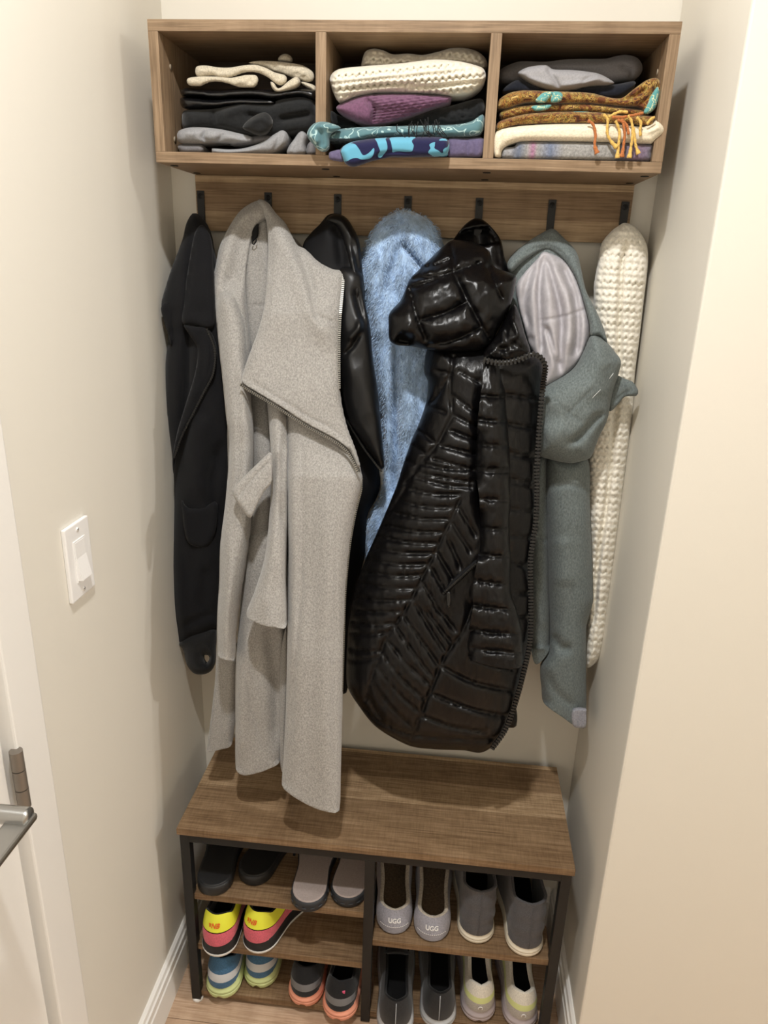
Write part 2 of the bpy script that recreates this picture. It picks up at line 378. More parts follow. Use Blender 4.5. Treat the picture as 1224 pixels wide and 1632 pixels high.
for x in HX:
    h = link('hook', np.array(hv)+np.array([x, 0, 0]), hf, M_hook, hr, False)
    a = cyl_data((x, -.018, 1.6975), (0, -1, 0), .0048, .0016, 16, .0042); s_ = link('screw', a[0], a[1], M_hook, h)
    v, f = merge([box_data((x-.003, -.0199, 1.697), (x+.003, -.0195, 1.698)), box_data((x-.0005, -.0199, 1.6945), (x+.0005, -.0195, 1.7005))]); link('cross_recess', v, f, M_hole, s_, False)

# ------------------------------------------------------------------ shoe bench
BX0, BX1, BY0, BY1, BZ = -.3995, .3985, -.3215, -.0185, .4924
be = root('shoe_bench', 'wood-topped black metal shoe bench standing in the alcove', 'bench', (0, -.17, 0))
box('bench_top', (BX0, BY0, BZ-.016), (BX1, BY1, BZ), M_bench, be, .0008)
q = .02; zt = BZ-.0165
LX = [BX0+.004, BX1-.004-q]; LY = [BY0+.004, BY1-.004-q]
for x in LX:
    for yy in LY:
        l = box('leg', (x, yy, .008), (x+q, yy+q, zt), M_black, be, .001)
        v, f = cyl_data((x+q/2, yy+q/2, 0), (0, 0, 1), .0125, .009, 20, .010); link('levelling_foot', v, f, M_switch, l)
cx = -.0145
for yy in LY:
    box('rail', (LX[0]+q, yy, zt-q), (LX[1], yy+q, zt), M_black, be, .001)
    box('upright', (cx+.002, yy, .004), (cx+.002+q, yy+q, zt-q), M_black, be, .001)
for x in LX:
    box('side_rail', (x, LY[0]+q, zt-q), (x+q, LY[1], zt), M_black, be, .001)
SHX = [(LX[0]+q-.004, cx+.002), (cx+.002+q, LX[1]+.002)]
ZL = [.312, .169, .027]; ZR = [.239, .027]
for (a, b_), zs in zip(SHX, (ZL, ZR)):
    for z in zs: box('shelf_board', (a, BY0+.0115, z-.016), (b_, BY1-.006, z), M_bench, be, .0006)

# ------------------------------------------------------------------ garments: materials
F_soft = fabric('black softshell', (24, 24, 26), .12, 500, .95, .2, .0006, .05, .12)
F_rib = fabric('black rib knit', (20, 20, 21), .2, 300, .9, .4, .001)
F_wool = fabric('heather grey wool', (154, 151, 147), .14, 430, .95, .5, .0012, .3, stretch=(1, 1, .7), detail=6)
F_wool2 = fabric('heather grey wool inside', (148, 145, 141), .14, 430, .95, .4, .0012, .3, detail=6)
F_lining = fabric('black lining', (14, 14, 16), .1, 200, .75, .1, .0005, .0, .2)
M_zip = plain('zip teeth metal', (150, 148, 142), .35, 1); M_zipb = plain('black zip', (18, 18, 18), .4, 0, .5)
F_fur = fabric('pale blue faux fur', (164, 190, 220), .12, 60, .95, .5, .004, .5, stretch=(1, 1, .4))
F_jkt = fabric('grey green shell', (104, 112, 112), .14, 420, .85, .25, .0006, .1, stretch=(1, 1, .5))
F_jktin = fabric('pale grey lining', (174, 170, 174), .04, 120, .5, .08, .001, .0, .5)
F_knit = fabric('cream knit yarn', (236, 230, 216), .07, 260, .95, .4, .001, .3)
def leather():
    m, nt, b = base_mat('black leather', (17, 17, 18), .40, 0, .35)
    v = coords(nt); n = noise(nt, v, 240, 3, .6); n2 = noise(nt, coords(nt, (1, 1, .6)), 26, 4, .55, .6)
    ad = N(nt, 'ShaderNodeMath', operation='MULTIPLY_ADD'); ad.inputs[1].default_value = .15; nt.links.new(n, ad.inputs[0]); nt.links.new(n2, ad.inputs[2])
    bump(nt, b, ad.outputs[0], .25, .003); return m
F_leather = leather()
def nylon():
    m, nt, b = base_mat('glossy black nylon', (9, 8, 9), .31, 0, .29)
    n = noise(nt, coords(nt, (1, 1, .35)), 150, 4, .6, .8); bump(nt, b, n, .25, .0025); return m
F_nylon = nylon()

# ---- black softshell jacket, first hook
def hang(name, label, cat, px, py, Y): 
    p = at(px, py, 1, Y); return root(name, label, cat, tuple(p))
bj = hang('softshell_jacket', 'black softshell jacket on the leftmost hook with thumb-hole cuff', 'jacket', 315, 1073, -.1)
Yb = [(340, -.055), (480, -.085), (1075, -.10)]
cloth('body', [(307, 340), (318, 343), (333, 367), (341, 405), (352, 470), (362, 540), (372, 640), (374, 760), (370, 860), (362, 940), (352, 1000), (338, 1008), (310, 1022), (286, 1031), (280, 1010), (273, 967), (272, 920), (274, 873), (278, 802), (275, 731), (266, 660), (263, 594), (268, 533), (263, 519), (256.5, 490), (258, 478), (272, 432), (291, 381), (297, 356)],
      Yb, F_soft, bj, .05, 46, .05, folds=[([(312, 360), (303, 430), (300, 520), (296, 640), (290, 740)], 7, -.022), ([(318, 660), (316, 760), (322, 800)], 14, .012), ([(352, 700), (338, 770), (346, 840)], 9, -.014), ([(283, 880), (288, 960), (296, 1010)], 9, .010), ([(330, 900), (322, 980)], 10, -.010), ([(290, 1000), (320, 985), (345, 975)], 7, -.008)],
      wr=[(.004, 26, 60, 1), (.0015, 9, 18, 2)], step=4)
cloth('collar_flap', cK((150, 85), (175, 60), (203, 105), (212, 200), (218, 330), (214, 400), (195, 412), (150, 400), (108, 393), (110, 330), (128, 200)), [(340, -.088), (530, -.135)], F_soft, bj, .014, 14, .012, folds=[(cK((150, 100), (118, 330)), 4, -.006)], wr=[(.003, 20, 30, 3)], step=3.5)
cloth('armhole_edge', cK((35, 340), (55, 315), (85, 298), (102, 310), (90, 345), (80, 400), (72, 470), (62, 440), (48, 395)), [(470, -.105), (560, -.12)], F_soft, bj, .012, 8, .01, folds=[(cK((92, 320), (78, 400), (70, 450)), 3.5, -.016)], step=2.5)
pk = cloth('placket', cK((112, 398), (150, 402), (195, 410), (222, 480), (215, 560), (185, 620), (150, 690), (110, 770), (86, 840), (78, 900), (74, 850), (90, 760), (120, 660), (150, 560), (158, 480), (130, 430)), [(500, -.132), (760, -.14)], F_soft, bj, .012, 8, .012, folds=[(cK((185, 420), (205, 480), (195, 560), (140, 680)), 2.5, -.004)], wr=[(.004, 14, 30, 4)], step=3)
zipper('zip', cK((196, 411), (222, 480), (216, 560), (185, 622), (150, 692), (110, 772), (86, 842)), [(500, -.134), (760, -.142)], .008, bj, M_zipb, M_zipb, .0022)
cloth('pocket', cK((104, 980), (112, 1005), (132, 1018), (180, 1012), (222, 998), (222, 1080), (205, 1130), (180, 1150), (130, 1135), (112, 1080)), [(790, -.142), (880, -.145)], F_soft, bj, .008, 7, .01, step=3)
cloth('cuff', [(285, 1025), (300, 1012), (335, 1003), (345, 1005), (344, 1030), (342, 1060), (331, 1073), (311, 1074), (298, 1060), (292, 1036)], -.115, F_rib, bj, .025, 26, .025, holes=[[(325, 1045), (329, 1043), (334, 1046), (333, 1052), (328, 1058), (325, 1052)]], fn=lambda x, y, d: .0012*np.sin(x*1.6), step=2)

# ---- grey wool coat, second hook
wc = hang('wool_coat', 'long light grey wool wrap coat with draped zip lapels on second hook', 'coat', 450, 1296, -.25)
Yw = [(315, -.055), (420, -.08), (600, -.15), (800, -.20), (1050, -.25), (1300, -.285)]
def Yo(d): return [(a, b-d) for a, b in Yw]
cloth('back_panel', [(396, 380), (412, 352), (428, 345), (470, 380), (520, 450), (540, 600), (556, 760), (548, 900), (520, 1000), (470, 1010), (400, 1000), (370, 900), (362, 700), (356, 560), (350, 480), (366, 420)], Yo(-.05), F_wool2, wc, .03, 40, .045, step=7)
cloth('skirt_flap', [(347, 1020), (342, 1092), (331, 1186), (332, 1198), (350, 1195), (369, 1187), (379, 1100), (378, 1030), (362, 1010)], [(1000, -.19), (1200, -.215)], F_wool2, wc, .008, 10, .01, hem=[(330, 1196), (334, 1199), (350, 1195), (370, 1187)], folds=[([(346, 1060), (338, 1190)], 2, .003), ([(368, 1040), (360, 1190)], 8, .006)], step=3)
cloth('skirt_panel', [(392, 870), (384, 960), (376, 1050), (375, 1150), (376, 1226), (388, 1236), (410, 1232), (425, 1227), (446, 1213), (448, 1100), (453, 1000), (456, 900), (452, 850), (410, 845)], [(840, -.195), (1050, -.225), (1240, -.25)], F_wool, wc, .02, 22, .02, hem=[(375, 1228), (388, 1236), (410, 1232), (425, 1227), (447, 1214)], folds=[([(379, 960), (392, 1080), (410, 1160), (427, 1212)], 2.2, -.004), ([(395, 1000), (384, 1110), (384, 1220)], 12, .010), ([(428, 980), (440, 1100), (440, 1200)], 12, -.014)], step=3.5, wr=[(.003, 40, 90, 5)])
cloth('skirt_edge', [(447, 1050), (456, 1000), (459, 1060), (456, 1140), (453, 1228), (449, 1230), (446, 1210)], [(1000, -.225), (1240, -.255)], F_wool2, wc, .006, 5, .008, step=2)
cloth('sleeve', [(343, 480), (349, 555), (354, 600), (360, 662), (365, 705), (363, 754), (358, 810), (351, 868), (349, 932), (346, 984), (346, 1040), (351, 1049), (364, 1053), (374, 1054), (376, 1010), (381, 965), (390, 909), (400, 830), (404, 700), (398, 620), (392, 520), (376, 470), (355, 462)], Yo(.01), F_wool, wc, .042, 26, .03, hem=[(345, 1045), (352, 1049), (364, 1053), (376, 1055)], folds=[([(372, 560), (382, 700), (378, 820)], 6, -.008), ([(358, 800), (364, 900), (358, 1020)], 7, .005)], wr=[(.004, 30, 50, 6)], step=3.5)
cloth('inner_front', [(390, 570), (425, 580), (434, 720), (434, 800), (425, 880), (405, 930), (392, 940), (396, 850), (400, 760), (396, 680)], [(570, -.10), (640, -.13), (720, -.165), (940, -.215)], F_wool2, wc, .015, 16, .02, folds=[([(398, 640), (404, 760), (402, 860)], 5, -.008)], step=3.5)
cloth('front_panel', [(452, 585), (457, 720), (458, 808), (459.5, 887), (458, 999), (456, 1111), (452, 1204), (449, 1250), (452, 1257), (471, 1272), (504, 1289), (534, 1296), (541, 1292), (543.5, 1223), (546, 1111), (548, 1036), (551, 943), (558, 868), (568, 812), (576, 778), (577, 758), (568, 730), (552, 690), (520, 630), (485, 585)], [(585, -.13), (680, -.182), (760, -.228), (900, -.255), (1050, -.285), (1300, -.318)], F_wool, wc, .026, 26, .03, hem=[(447, 1252), (471, 1272), (504, 1289), (534, 1296), (543, 1293)], folds=[([(482, 690), (484, 830), (480, 960), (467, 1100), (462, 1190)], 2.2, -.0045, 9), ([(538, 780), (534, 960), (530, 1270)], 2.2, -.003, 9), ([(520, 760), (520, 1000), (515, 1250)], 16, .006), ([(466, 720), (468, 900), (464, 1100)], 6, .006)], wr=[(.004, 45, 120, 7)], step=3.5)
zipper('front_zip', [(577, 762), (576, 780), (568, 812), (558, 868), (551, 943), (548, 1036), (546, 1100)], [(585, -.13), (680, -.182), (760, -.228), (900, -.255), (1050, -.285), (1300, -.318)], .004, wc, M_zipb, M_zip, .0022, .0036)
cloth('sleeve', [(424, 588), (430, 700), (432, 770), (430, 812), (422, 887), (407, 939), (394, 972), (394, 984), (414, 995), (437, 1000), (456, 999), (455, 924), (458, 812), (459, 740), (456, 650), (442, 585)], [(585, -.125), (640, -.165), (720, -.212), (1000, -.292)], F_wool, wc, .028, 17, .03, hem=[(393, 984), (414, 995), (437, 1000), (457, 999)], folds=[([(452, 690), (448, 790), (452, 850)], 5, -.012), ([(437, 830), (428, 930), (420, 985)], 8, .006), ([(444, 700), (446, 800)], 6, .006)], wr=[(.004, 22, 50, 8)], step=3)
cloth('belt', [(372, 778), (385, 763), (408, 741), (429, 721), (433, 724), (433, 767), (420, 785), (409, 806), (400, 825), (393, 822), (380, 804), (372, 790)], Yo(.075), F_wool, wc, .008, 6, .01, folds=[([(378, 795), (395, 772), (430, 734)], 1.8, -.003, 9), ([(396, 818), (412, 790), (431, 760)], 1.8, -.003, 9)], step=2.5)
cloth('inside_neck', [(392, 400), (404, 370), (424, 345), (430, 400), (427, 480), (408, 560), (396, 580), (390, 500)], [(340, -.06), (600, -.135)], F_wool2, wc, .008, 12, .02, folds=[([(411, 400), (410, 460)], 3, -.003), ([(402, 487), (424, 487)], 1.8, -.003)], step=3)
lb = cloth('label', cC((285, 160), (300, 152), (298, 215), (283, 235), (268, 245), (268, 190)), [(340, -.078), (400, -.088)], F_lining, wc, .002, 3, .002, step=1.5, label='black woven neck label')
tube('hanger_loop', path3(cC((270, 235), (268, 255), (276, 260), (288, 245), (288, 230)), -.094, 0, 3), .0012, F_lining, wc, 6)
cloth('collar_left', [(414, 319), (398, 325), (381, 338), (363, 365), (350, 393), (343, 426), (337.5, 457), (341, 485), (346, 520), (352, 560), (368, 596), (394, 612), (400, 560), (394, 500), (391, 450), (394, 415), (401, 380), (410, 358), (424, 350), (428, 335), (424, 323)], [(315, -.055), (400, -.085), (620, -.165)], F_wool, wc, .022, 22, .02, folds=[([(414, 323), (384, 341), (366, 368), (353, 396), (346, 428), (341, 457), (344, 490)], 2, -.004, 9), ([(405, 345), (386, 380), (376, 430), (362, 470)], 14, -.016), ([(391, 470), (397, 540), (398, 590)], 2, -.004, 9)], wr=[(.003, 30, 40, 9)], step=3)
cloth('collar_right', [(410, 320), (418, 318), (428, 324), (440, 340), (455, 356), (473, 390), (485, 396), (510, 417), (530, 428), (547, 434), (546, 460), (542, 500), (540.5, 540), (541, 600), (544, 640), (553, 680), (566, 715), (574, 742), (572, 748), (556, 717), (534, 699), (490, 675), (442, 644), (410, 625), (388, 611), (385.5, 603), (390, 586), (401, 555), (412, 525), (422, 482), (427, 402), (425, 356), (418, 336)], [(315, -.065), (400, -.105), (500, -.165), (760, -.245)], F_wool, wc, .016, 22, .02, hem=[(386, 608), (410, 625), (442, 644), (490, 675), (534, 699), (552, 713)],
      folds=[([(424, 330), (431, 356), (433, 402), (429, 480), (420, 525)], 2, -.0045, 9), ([(442, 355), (470, 430), (500, 500), (530, 560)], 16, .010), ([(474, 396), (492, 440), (505, 500), (520, 520)], 7, -.010), ([(392, 602), (440, 632), (490, 663), (535, 687), (560, 712)], 2, -.003, 9), ([(498, 500), (538, 516)], 1.6, -.003)], wr=[(.004, 40, 60, 10)], step=3)
zipper('lapel_zip', [(387, 611), (410, 625.6), (442, 644.6), (490, 675.6), (534, 699.6), (556, 717.6), (572.5, 749)], [(315, -.065), (400, -.105), (500, -.165), (760, -.245)], .0125, wc, M_zipb, M_zip, .0028, .0036)
zipper('collar_zip', [(548.5, 437), (547, 460), (543.5, 500), (541.5, 540), (541.5, 620)], [(315, -.065), (400, -.105), (500, -.165), (760, -.245)], .005, wc, M_zipb, M_zip, .0028, .0036)

# ---- black leather jacket, third hook
lj = hang('leather_jacket', 'black leather jacket hanging half hidden behind the grey wool coat', 'jacket', 555, 1104, -.10)
Yl = [(340, -.055), (450, -.09), (1100, -.11)]
cloth('body', [(534, 340), (545, 343), (556, 353), (571, 383), (577, 432), (580, 478), (587, 524), (590, 570), (592, 620), (596, 690), (604, 748), (606, 775), (600, 794), (586, 820), (583, 857), (581, 887), (568, 939), (557, 991), (556, 1060), (552, 1104), (535, 1100), (520, 1000), (510, 800), (500, 600), (480, 450), (483, 390), (495, 372), (510, 357), (522, 343)], Yl, F_lining, lj, .045, 40, .05, folds=[([(530, 352), (540, 380), (548, 430)], 8, -.014), ([(515, 375), (528, 360), (538, 362)], 5, .006)], wr=[(.004, 22, 40, 11)], step=4)
cloth('collar', [(534, 341), (546, 343), (557, 353), (572, 383), (578, 432), (581, 470), (572, 500), (560, 470), (556, 430), (549, 395), (538, 365), (520, 352), (525, 344)], [(340, -.08), (500, -.125)], F_leather, lj, .022, 16, .02, folds=[([(556, 400), (566, 440), (568, 480)], 6, .010), ([(560, 380), (572, 440)], 4, -.008)], wr=[(.004, 14, 24, 12)], step=3)
lf = cloth('lapel', [(540, 430), (562, 425), (578, 440), (581, 478), (590, 524), (594, 570), (601, 616), (607, 678), (613, 744), (609, 749), (597, 733), (580, 710), (553, 666), (543, 600), (538, 500)], [(425, -.115), (520, -.145), (760, -.18)], F_leather, lj, .022, 20, .03, folds=[(cC((740, 840), (790, 790), (830, 720)), 3, -.010), (cC((760, 760), (820, 700), (840, 640)), 5, .010), (cC((800, 480), (830, 600), (860, 700)), 6, -.010), (cC((760, 860), (840, 1000), (900, 1200)), 14, .006), (cC((770, 1200), (860, 1310), (940, 1410)), 2, -.004, 9)], wr=[(.002, 18, 30, 13)], step=3)
zipper('zip', [(553, 669), (580, 713), (597, 736), (609, 751)], [(425, -.115), (520, -.145), (760, -.18)], .003, lj, M_zipb, plain('dark zip', (70, 70, 70), .35, 1), .002, .0036)

# ---- pale blue faux fur coat, fourth hook
fc = hang('fur_coat', 'pale blue faux fur coat on the middle hook', 'coat', 585, 890, -.10)
Yf = [(335, -.05), (450, -.075), (900, -.09)]
def fur_fn(x, y, d): return .004*vn(x/7, y/16, 21)+.0025*vn(x/3.5, y/8, 22)
fo = cloth('pelt', [(645, 335), (668, 342), (687, 355), (702, 382), (714, 430), (722, 520), (715, 600), (700, 700), (668, 800), (625, 862), (594, 888), (583, 890), (582, 866), (583, 843), (588, 827), (610, 780), (613, 748), (612, 705), (607, 649), (596, 594), (590, 538), (582, 469), (577, 441), (579, 413), (590, 377), (612, 349), (628, 339)], Yf, F_fur, fc, .055, 44, .045,
           folds=[([(640, 382), (652, 400), (672, 424), (690, 450)], 6, -.032), ([(640, 382), (626, 420), (612, 470)], 8, -.016), ([(629, 540), (629, 640), (631, 730), (626, 800)], 7, -.032), ([(640, 360), (642, 345)], 3, -.008), ([(655, 600), (650, 700)], 14, .008), ([(606, 560), (616, 660), (618, 760)], 10, .006)], fn=fur_fn, wr=[(.004, 30, 50, 14)], step=3)
def strands(o, n, ln, wdt, mat, seed=1, down=1.0):
    me = o.data; rng = np.random.default_rng(seed)
    co = np.zeros(len(me.vertices)*3); me.vertices.foreach_get('co', co); co = co.reshape(-1, 3)
    no = np.zeros(len(me.vertices)*3); me.vertices.foreach_get('normal', no); no = no.reshape(-1, 3)
    idx = np.nonzero(no[:, 1] < .35)[0]; pick = rng.choice(idx, n)
    p = co[pick]+rng.normal(0, .0022, (n, 3))*[1, .2, 1]; nn = no[pick]
    cl = np.stack([vn(p[:, 0]*70, p[:, 2]*45, 31), vn(p[:, 0]*70, p[:, 2]*45, 33), vn(p[:, 0]*60, p[:, 2]*50, 35)], 1)*.9
    dr = nn*.75+np.array([0, 0, -.75*down])+cl+rng.normal(0, .16, (n, 3)); dr /= np.linalg.norm(dr, axis=1)[:, None]
    L = ln*rng.uniform(.6, 1.2, n)[:, None]; sd = np.cross(dr, rng.normal(0, 1, (n, 3))); sd /= np.linalg.norm(sd, axis=1)[:, None]
    b = p-nn*.001; mid = b+dr*L*.55; tip = b+dr*L+np.array([0, 0, -.2])*L
    V = np.stack([b-sd*wdt, b+sd*wdt, mid+sd*wdt*.8, mid-sd*wdt*.8, tip], 1).reshape(-1, 3); k = np.arange(n)*5
    F = np.stack([k, k+1, k+2, k+3], 1).tolist()+np.stack([k+3, k+2, k+4], 1).tolist()
    s = link('pile', V, F, mat, o, True, False); s['kind'] = 'stuff'; return s
strands(fo, 60000, .0055, .0004, F_fur)

# ---- black puffer, fifth hook
pf = hang('puffer_coat', 'glossy black quilted puffer coat with drooping hood on fifth hook', 'coat', 700, 1200, -.25)
Yp = [(345, -.06), (420, -.09), (560, -.15), (800, -.19), (1200, -.235)]
def Yq(d): return [(a, b-d) for a, b in Yp]
hl = [((340, 310), (590, 340)), ((310, 370), (580, 400)), ((255, 430), (550, 465)), ((215, 485), (525, 520)), ((195, 540), (500, 570)), ((165, 600), (470, 625)), ((140, 660), (455, 680)), ((130, 720), (430, 745)), ((110, 790), (400, 800)), ((95, 850), (350, 860)), ((85, 910), (320, 920)), ((75, 965), (285, 965)), ((70, 1040), (250, 1060)), ((70, 1100), (230, 1090)),
      ((440, 120), (700, 150)), ((420, 190), (690, 240)), ((390, 250), (640, 275))]
fan = [((350, 880), (440, 1000), (530, 1130)), ((310, 930), (400, 1060), (500, 1190)), ((270, 1000), (370, 1120), (490, 1230)), ((240, 1060), (340, 1190), (460, 1300)), ((215, 1130), (320, 1260), (440, 1370)), ((195, 1210), (290, 1340), (410, 1450)), ((180, 1290), (220, 1370), (290, 1440)), ((420, 830), (490, 950), (560, 1060)), ((470, 860), (600, 1030)), ((510, 830), (620, 960)), ((560, 460), (640, 640)), ((600, 420), (690, 560)), ((630, 340), (715, 480)), ((520, 560), (600, 700)), ((490, 640), (560, 760)), ((450, 720), (520, 830))]
sm = [cF((x0, y0), ((x0+x1)/2, (y0+y1)/2+12), (x1, y1)) for (x0, y0), (x1, y1) in hl]+[cF(*l) for l in fan]
sm += [cF((545, 5), (430, 125), (370, 240), (280, 375)), cF((640, 300), (545, 500), (450, 690), (360, 860), (270, 990), (190, 1210), (170, 1300)), cF((700, 830), (650, 960), (560, 1090), (500, 1230), (430, 1400), (400, 1490)), cF((130, 1320), (230, 1410), (400, 1480), (720, 1505), (800, 1500)),
       cF((550, 1140), (700, 1215), (900, 1262)), cF((490, 1270), (680, 1345), (880, 1392)), cF((450, 1385), (600, 1440), (760, 1465)), cF((700, 1090), (900, 1150))]
sm += [cE((640, 960), (540, 1110), (505, 1140)), cE((655, 1190), (560, 1370), (470, 1480), (380, 1590)), cE((500, 1130), (610, 1180)), cE((450, 1270), (560, 1360)), cE((410, 1350), (500, 1420)), cE((390, 1450), (440, 1480)), cE((655, 860), (640, 1000), (650, 1190)), cE((650, 1080), (800, 1190)), cE((650, 1190), (790, 1260)), cE((640, 1280), (790, 1340)), cE((590, 1370), (780, 1420)), cE((540, 1440), (770, 1510)), cE((470, 1530), (760, 1580)), cE((560, 940), (650, 960)), cE((690, 940), (800, 1000))]
sm += [cF((880, 75), (1005, 95)), cF((890, 215), (1000, 235)), cF((890, 350), (1000, 362)), cF((895, 480), (990, 495)), cF((900, 620), (980, 640)), cF((910, 770), (985, 772)), cF((945, 890), (980, 892)), cF((930, 1030), (975, 1030)), cE((965, 1075), (1160, 1110)), cE((970, 1245), (1140, 1275)), cE((970, 1405), (1130, 1440)), cE((985, 1560), (1120, 1585))]
body_o = [(690, 545), (679, 562), (676, 594), (682, 608), (680, 636), (670, 669), (657, 699), (645, 733), (632, 774), (625, 792), (606, 837), (584, 888), (568, 933), (559, 977), (554, 1012), (552, 1076), (555, 1098), (571, 1124), (600, 1159), (651, 1188), (689, 1194), (740, 1196), (764, 1200), (782, 1192), (801, 1171), (809, 1155), (819, 1130), (833, 1070), (844, 1019), (849, 955), (845, 910), (849, 878), (855, 827), (857, 764), (860, 691), (864, 636), (869, 597), (867, 577), (859, 566), (845, 560), (820, 540), (760, 535)]
cloth('body', body_o, Yp, F_nylon, pf, .085, 110, .085, seams=sm, puff=.0125, sw=11, wr=[(.0022, 5, 18, 41), (.0010, 3.2, 10, 42), (.006, 40, 60, 43)], folds=[([(770, 600), (765, 720), (770, 850)], 10, -.02)], step=2.6)
cloth('back_hem', [(800, 1100), (822, 1128), (823, 1157), (812, 1160), (790, 1150)], Yq(-.05), F_nylon, pf, .012, 10, .012, step=3)
cloth('hood_back', cE((780, 65), (730, 95), (690, 140), (650, 195), (600, 260), (640, 420), (760, 480), (900, 470), (985, 430), (965, 330), (950, 290), (930, 190), (880, 120), (830, 75)), [(345, -.06), (470, -.10)], F_nylon, pf, .02, 20, .02, folds=[(cE((780, 120), (790, 170), (800, 230)), 26, -.035, 20)], seams=[cE((870, 120), (905, 200), (920, 320)), cE((700, 170), (770, 120), (850, 140))], puff=.006, sw=7, wr=[(.003, 6, 10, 44)], step=2.6)
hs = [cE((420, 460), (540, 420), (650, 375), (800, 320)), cE((660, 380), (720, 500), (800, 650), (880, 775)), cE((470, 645), (600, 610), (740, 540)), cE((520, 790), (640, 770), (740, 730), (820, 685)), cE((400, 440), (440, 600), (500, 760)), cE((635, 200), (650, 290), (660, 380)), cE((400, 410), (560, 395), (660, 370)), cE((860, 350), (910, 470), (935, 520)), cE((470, 345), (560, 330), (640, 300))]
cloth('hood', cE((650, 190), (600, 225), (560, 260), (470, 350), (410, 410), (380, 480), (350, 540), (290, 610), (285, 680), (290, 760), (320, 790), (420, 800), (500, 815), (560, 828), (660, 832), (800, 826), (870, 790), (905, 720), (960, 620), (992, 540), (1021, 405), (1010, 388), (960, 370), (890, 340), (860, 250), (760, 200)), [(380, -.105), (450, -.165), (565, -.20)], F_nylon, pf, .056, 52, .06, seams=hs, puff=.018, sw=20, wr=[(.005, 10, 13, 45), (.0015, 4, 5, 46)], folds=[(cE((330, 740), (420, 790)), 10, -.03)], step=2.4)
cloth('collar', cE((850, 800), (900, 740), (1000, 560), (1030, 600), (1065, 720), (1098, 835), (1040, 865), (960, 885), (835, 872), (832, 830)), [(470, -.165), (580, -.212)], F_nylon, pf, .03, 24, .03, folds=[(cE((1000, 640), (1040, 760)), 5, .010), (cE((900, 820), (1050, 800)), 6, -.008)], wr=[(.005, 6, 9, 47)], step=2.4)
sl = cE((828, 905), (829, 880), (880, 878), (945, 882), (953, 905), (958, 1000), (965, 1200), (980, 1400), (985, 1560))+cF((885, 100), (890, 300), (885, 450), (892, 600), (892, 760), (920, 850), (945, 960), (950, 1050), (945, 1138), (860, 1146), (780, 1132), (690, 1102), (670, 1060), (666, 1020), (682, 950), (700, 850), (705, 720), (725, 600), (736, 450), (734, 300), (720, 200), (714, 100))+cE((780, 1560), (788, 1400), (800, 1200), (824, 1000))
ss = [cF((700, y0), (800, y0+14), (960, y1)) for y0, y1 in ((150, 160), (290, 305), (435, 440), (570, 585), (705, 735), (830, 860), (955, 975), (1045, 1070))]+[cE((780, y0), (880, y0+14), (990, y0+12)) for y0 in (1075, 1215, 1355, 1490)]
cloth('sleeve', sl, [(560, -.185), (590, -.198), (620, -.218), (680, -.242), (800, -.258), (1200, -.303)], F_nylon, pf, .042, 26, .04, hem=cF((945, 1138), (860, 1146), (780, 1132), (690, 1102))+cE((829, 880), (880, 878), (945, 882)), seams=ss, puff=.013, sw=14, wr=[(.003, 5, 12, 48), (.002, 3, 6, 49)], step=2.4)
zipper('front_zip', cE((835, 872), (890, 886), (960, 888), (1040, 868), (1100, 842), (1150, 856), (1180, 905), (1172, 990), (1160, 1100), (1145, 1300), (1132, 1500))+cF((1016, 120), (1020, 230), (1014, 400), (988, 590), (990, 780), (985, 1000), (950, 1170), (908, 1320), (862, 1440), (795, 1535)), [(560, -.238), (585, -.232), (620, -.20), (800, -.212), (1200, -.257)], .006, pf, M_zipb, plain('black zip tooth', (28, 28, 28), .4), .0052, .0062)
cloth('pocket_welt', cF((552, 768), (590, 715), (640, 665), (720, 603), (722, 625), (660, 690), (610, 735), (575, 770)), Yq(.088), F_lining, pf, .004, 5, .006, step=2)
zipper('pocket_zip', cF((556, 766), (610, 715), (660, 670), (718, 618)), Yq(.092), .002, pf, M_zipb, M_zipb, .002, .004)
cloth('zip_pull', cF((572, 765), (590, 765), (592, 830), (580, 842), (572, 830)), Yq(.096), M_zipb, pf, .003, 3, .003, step=1.5)

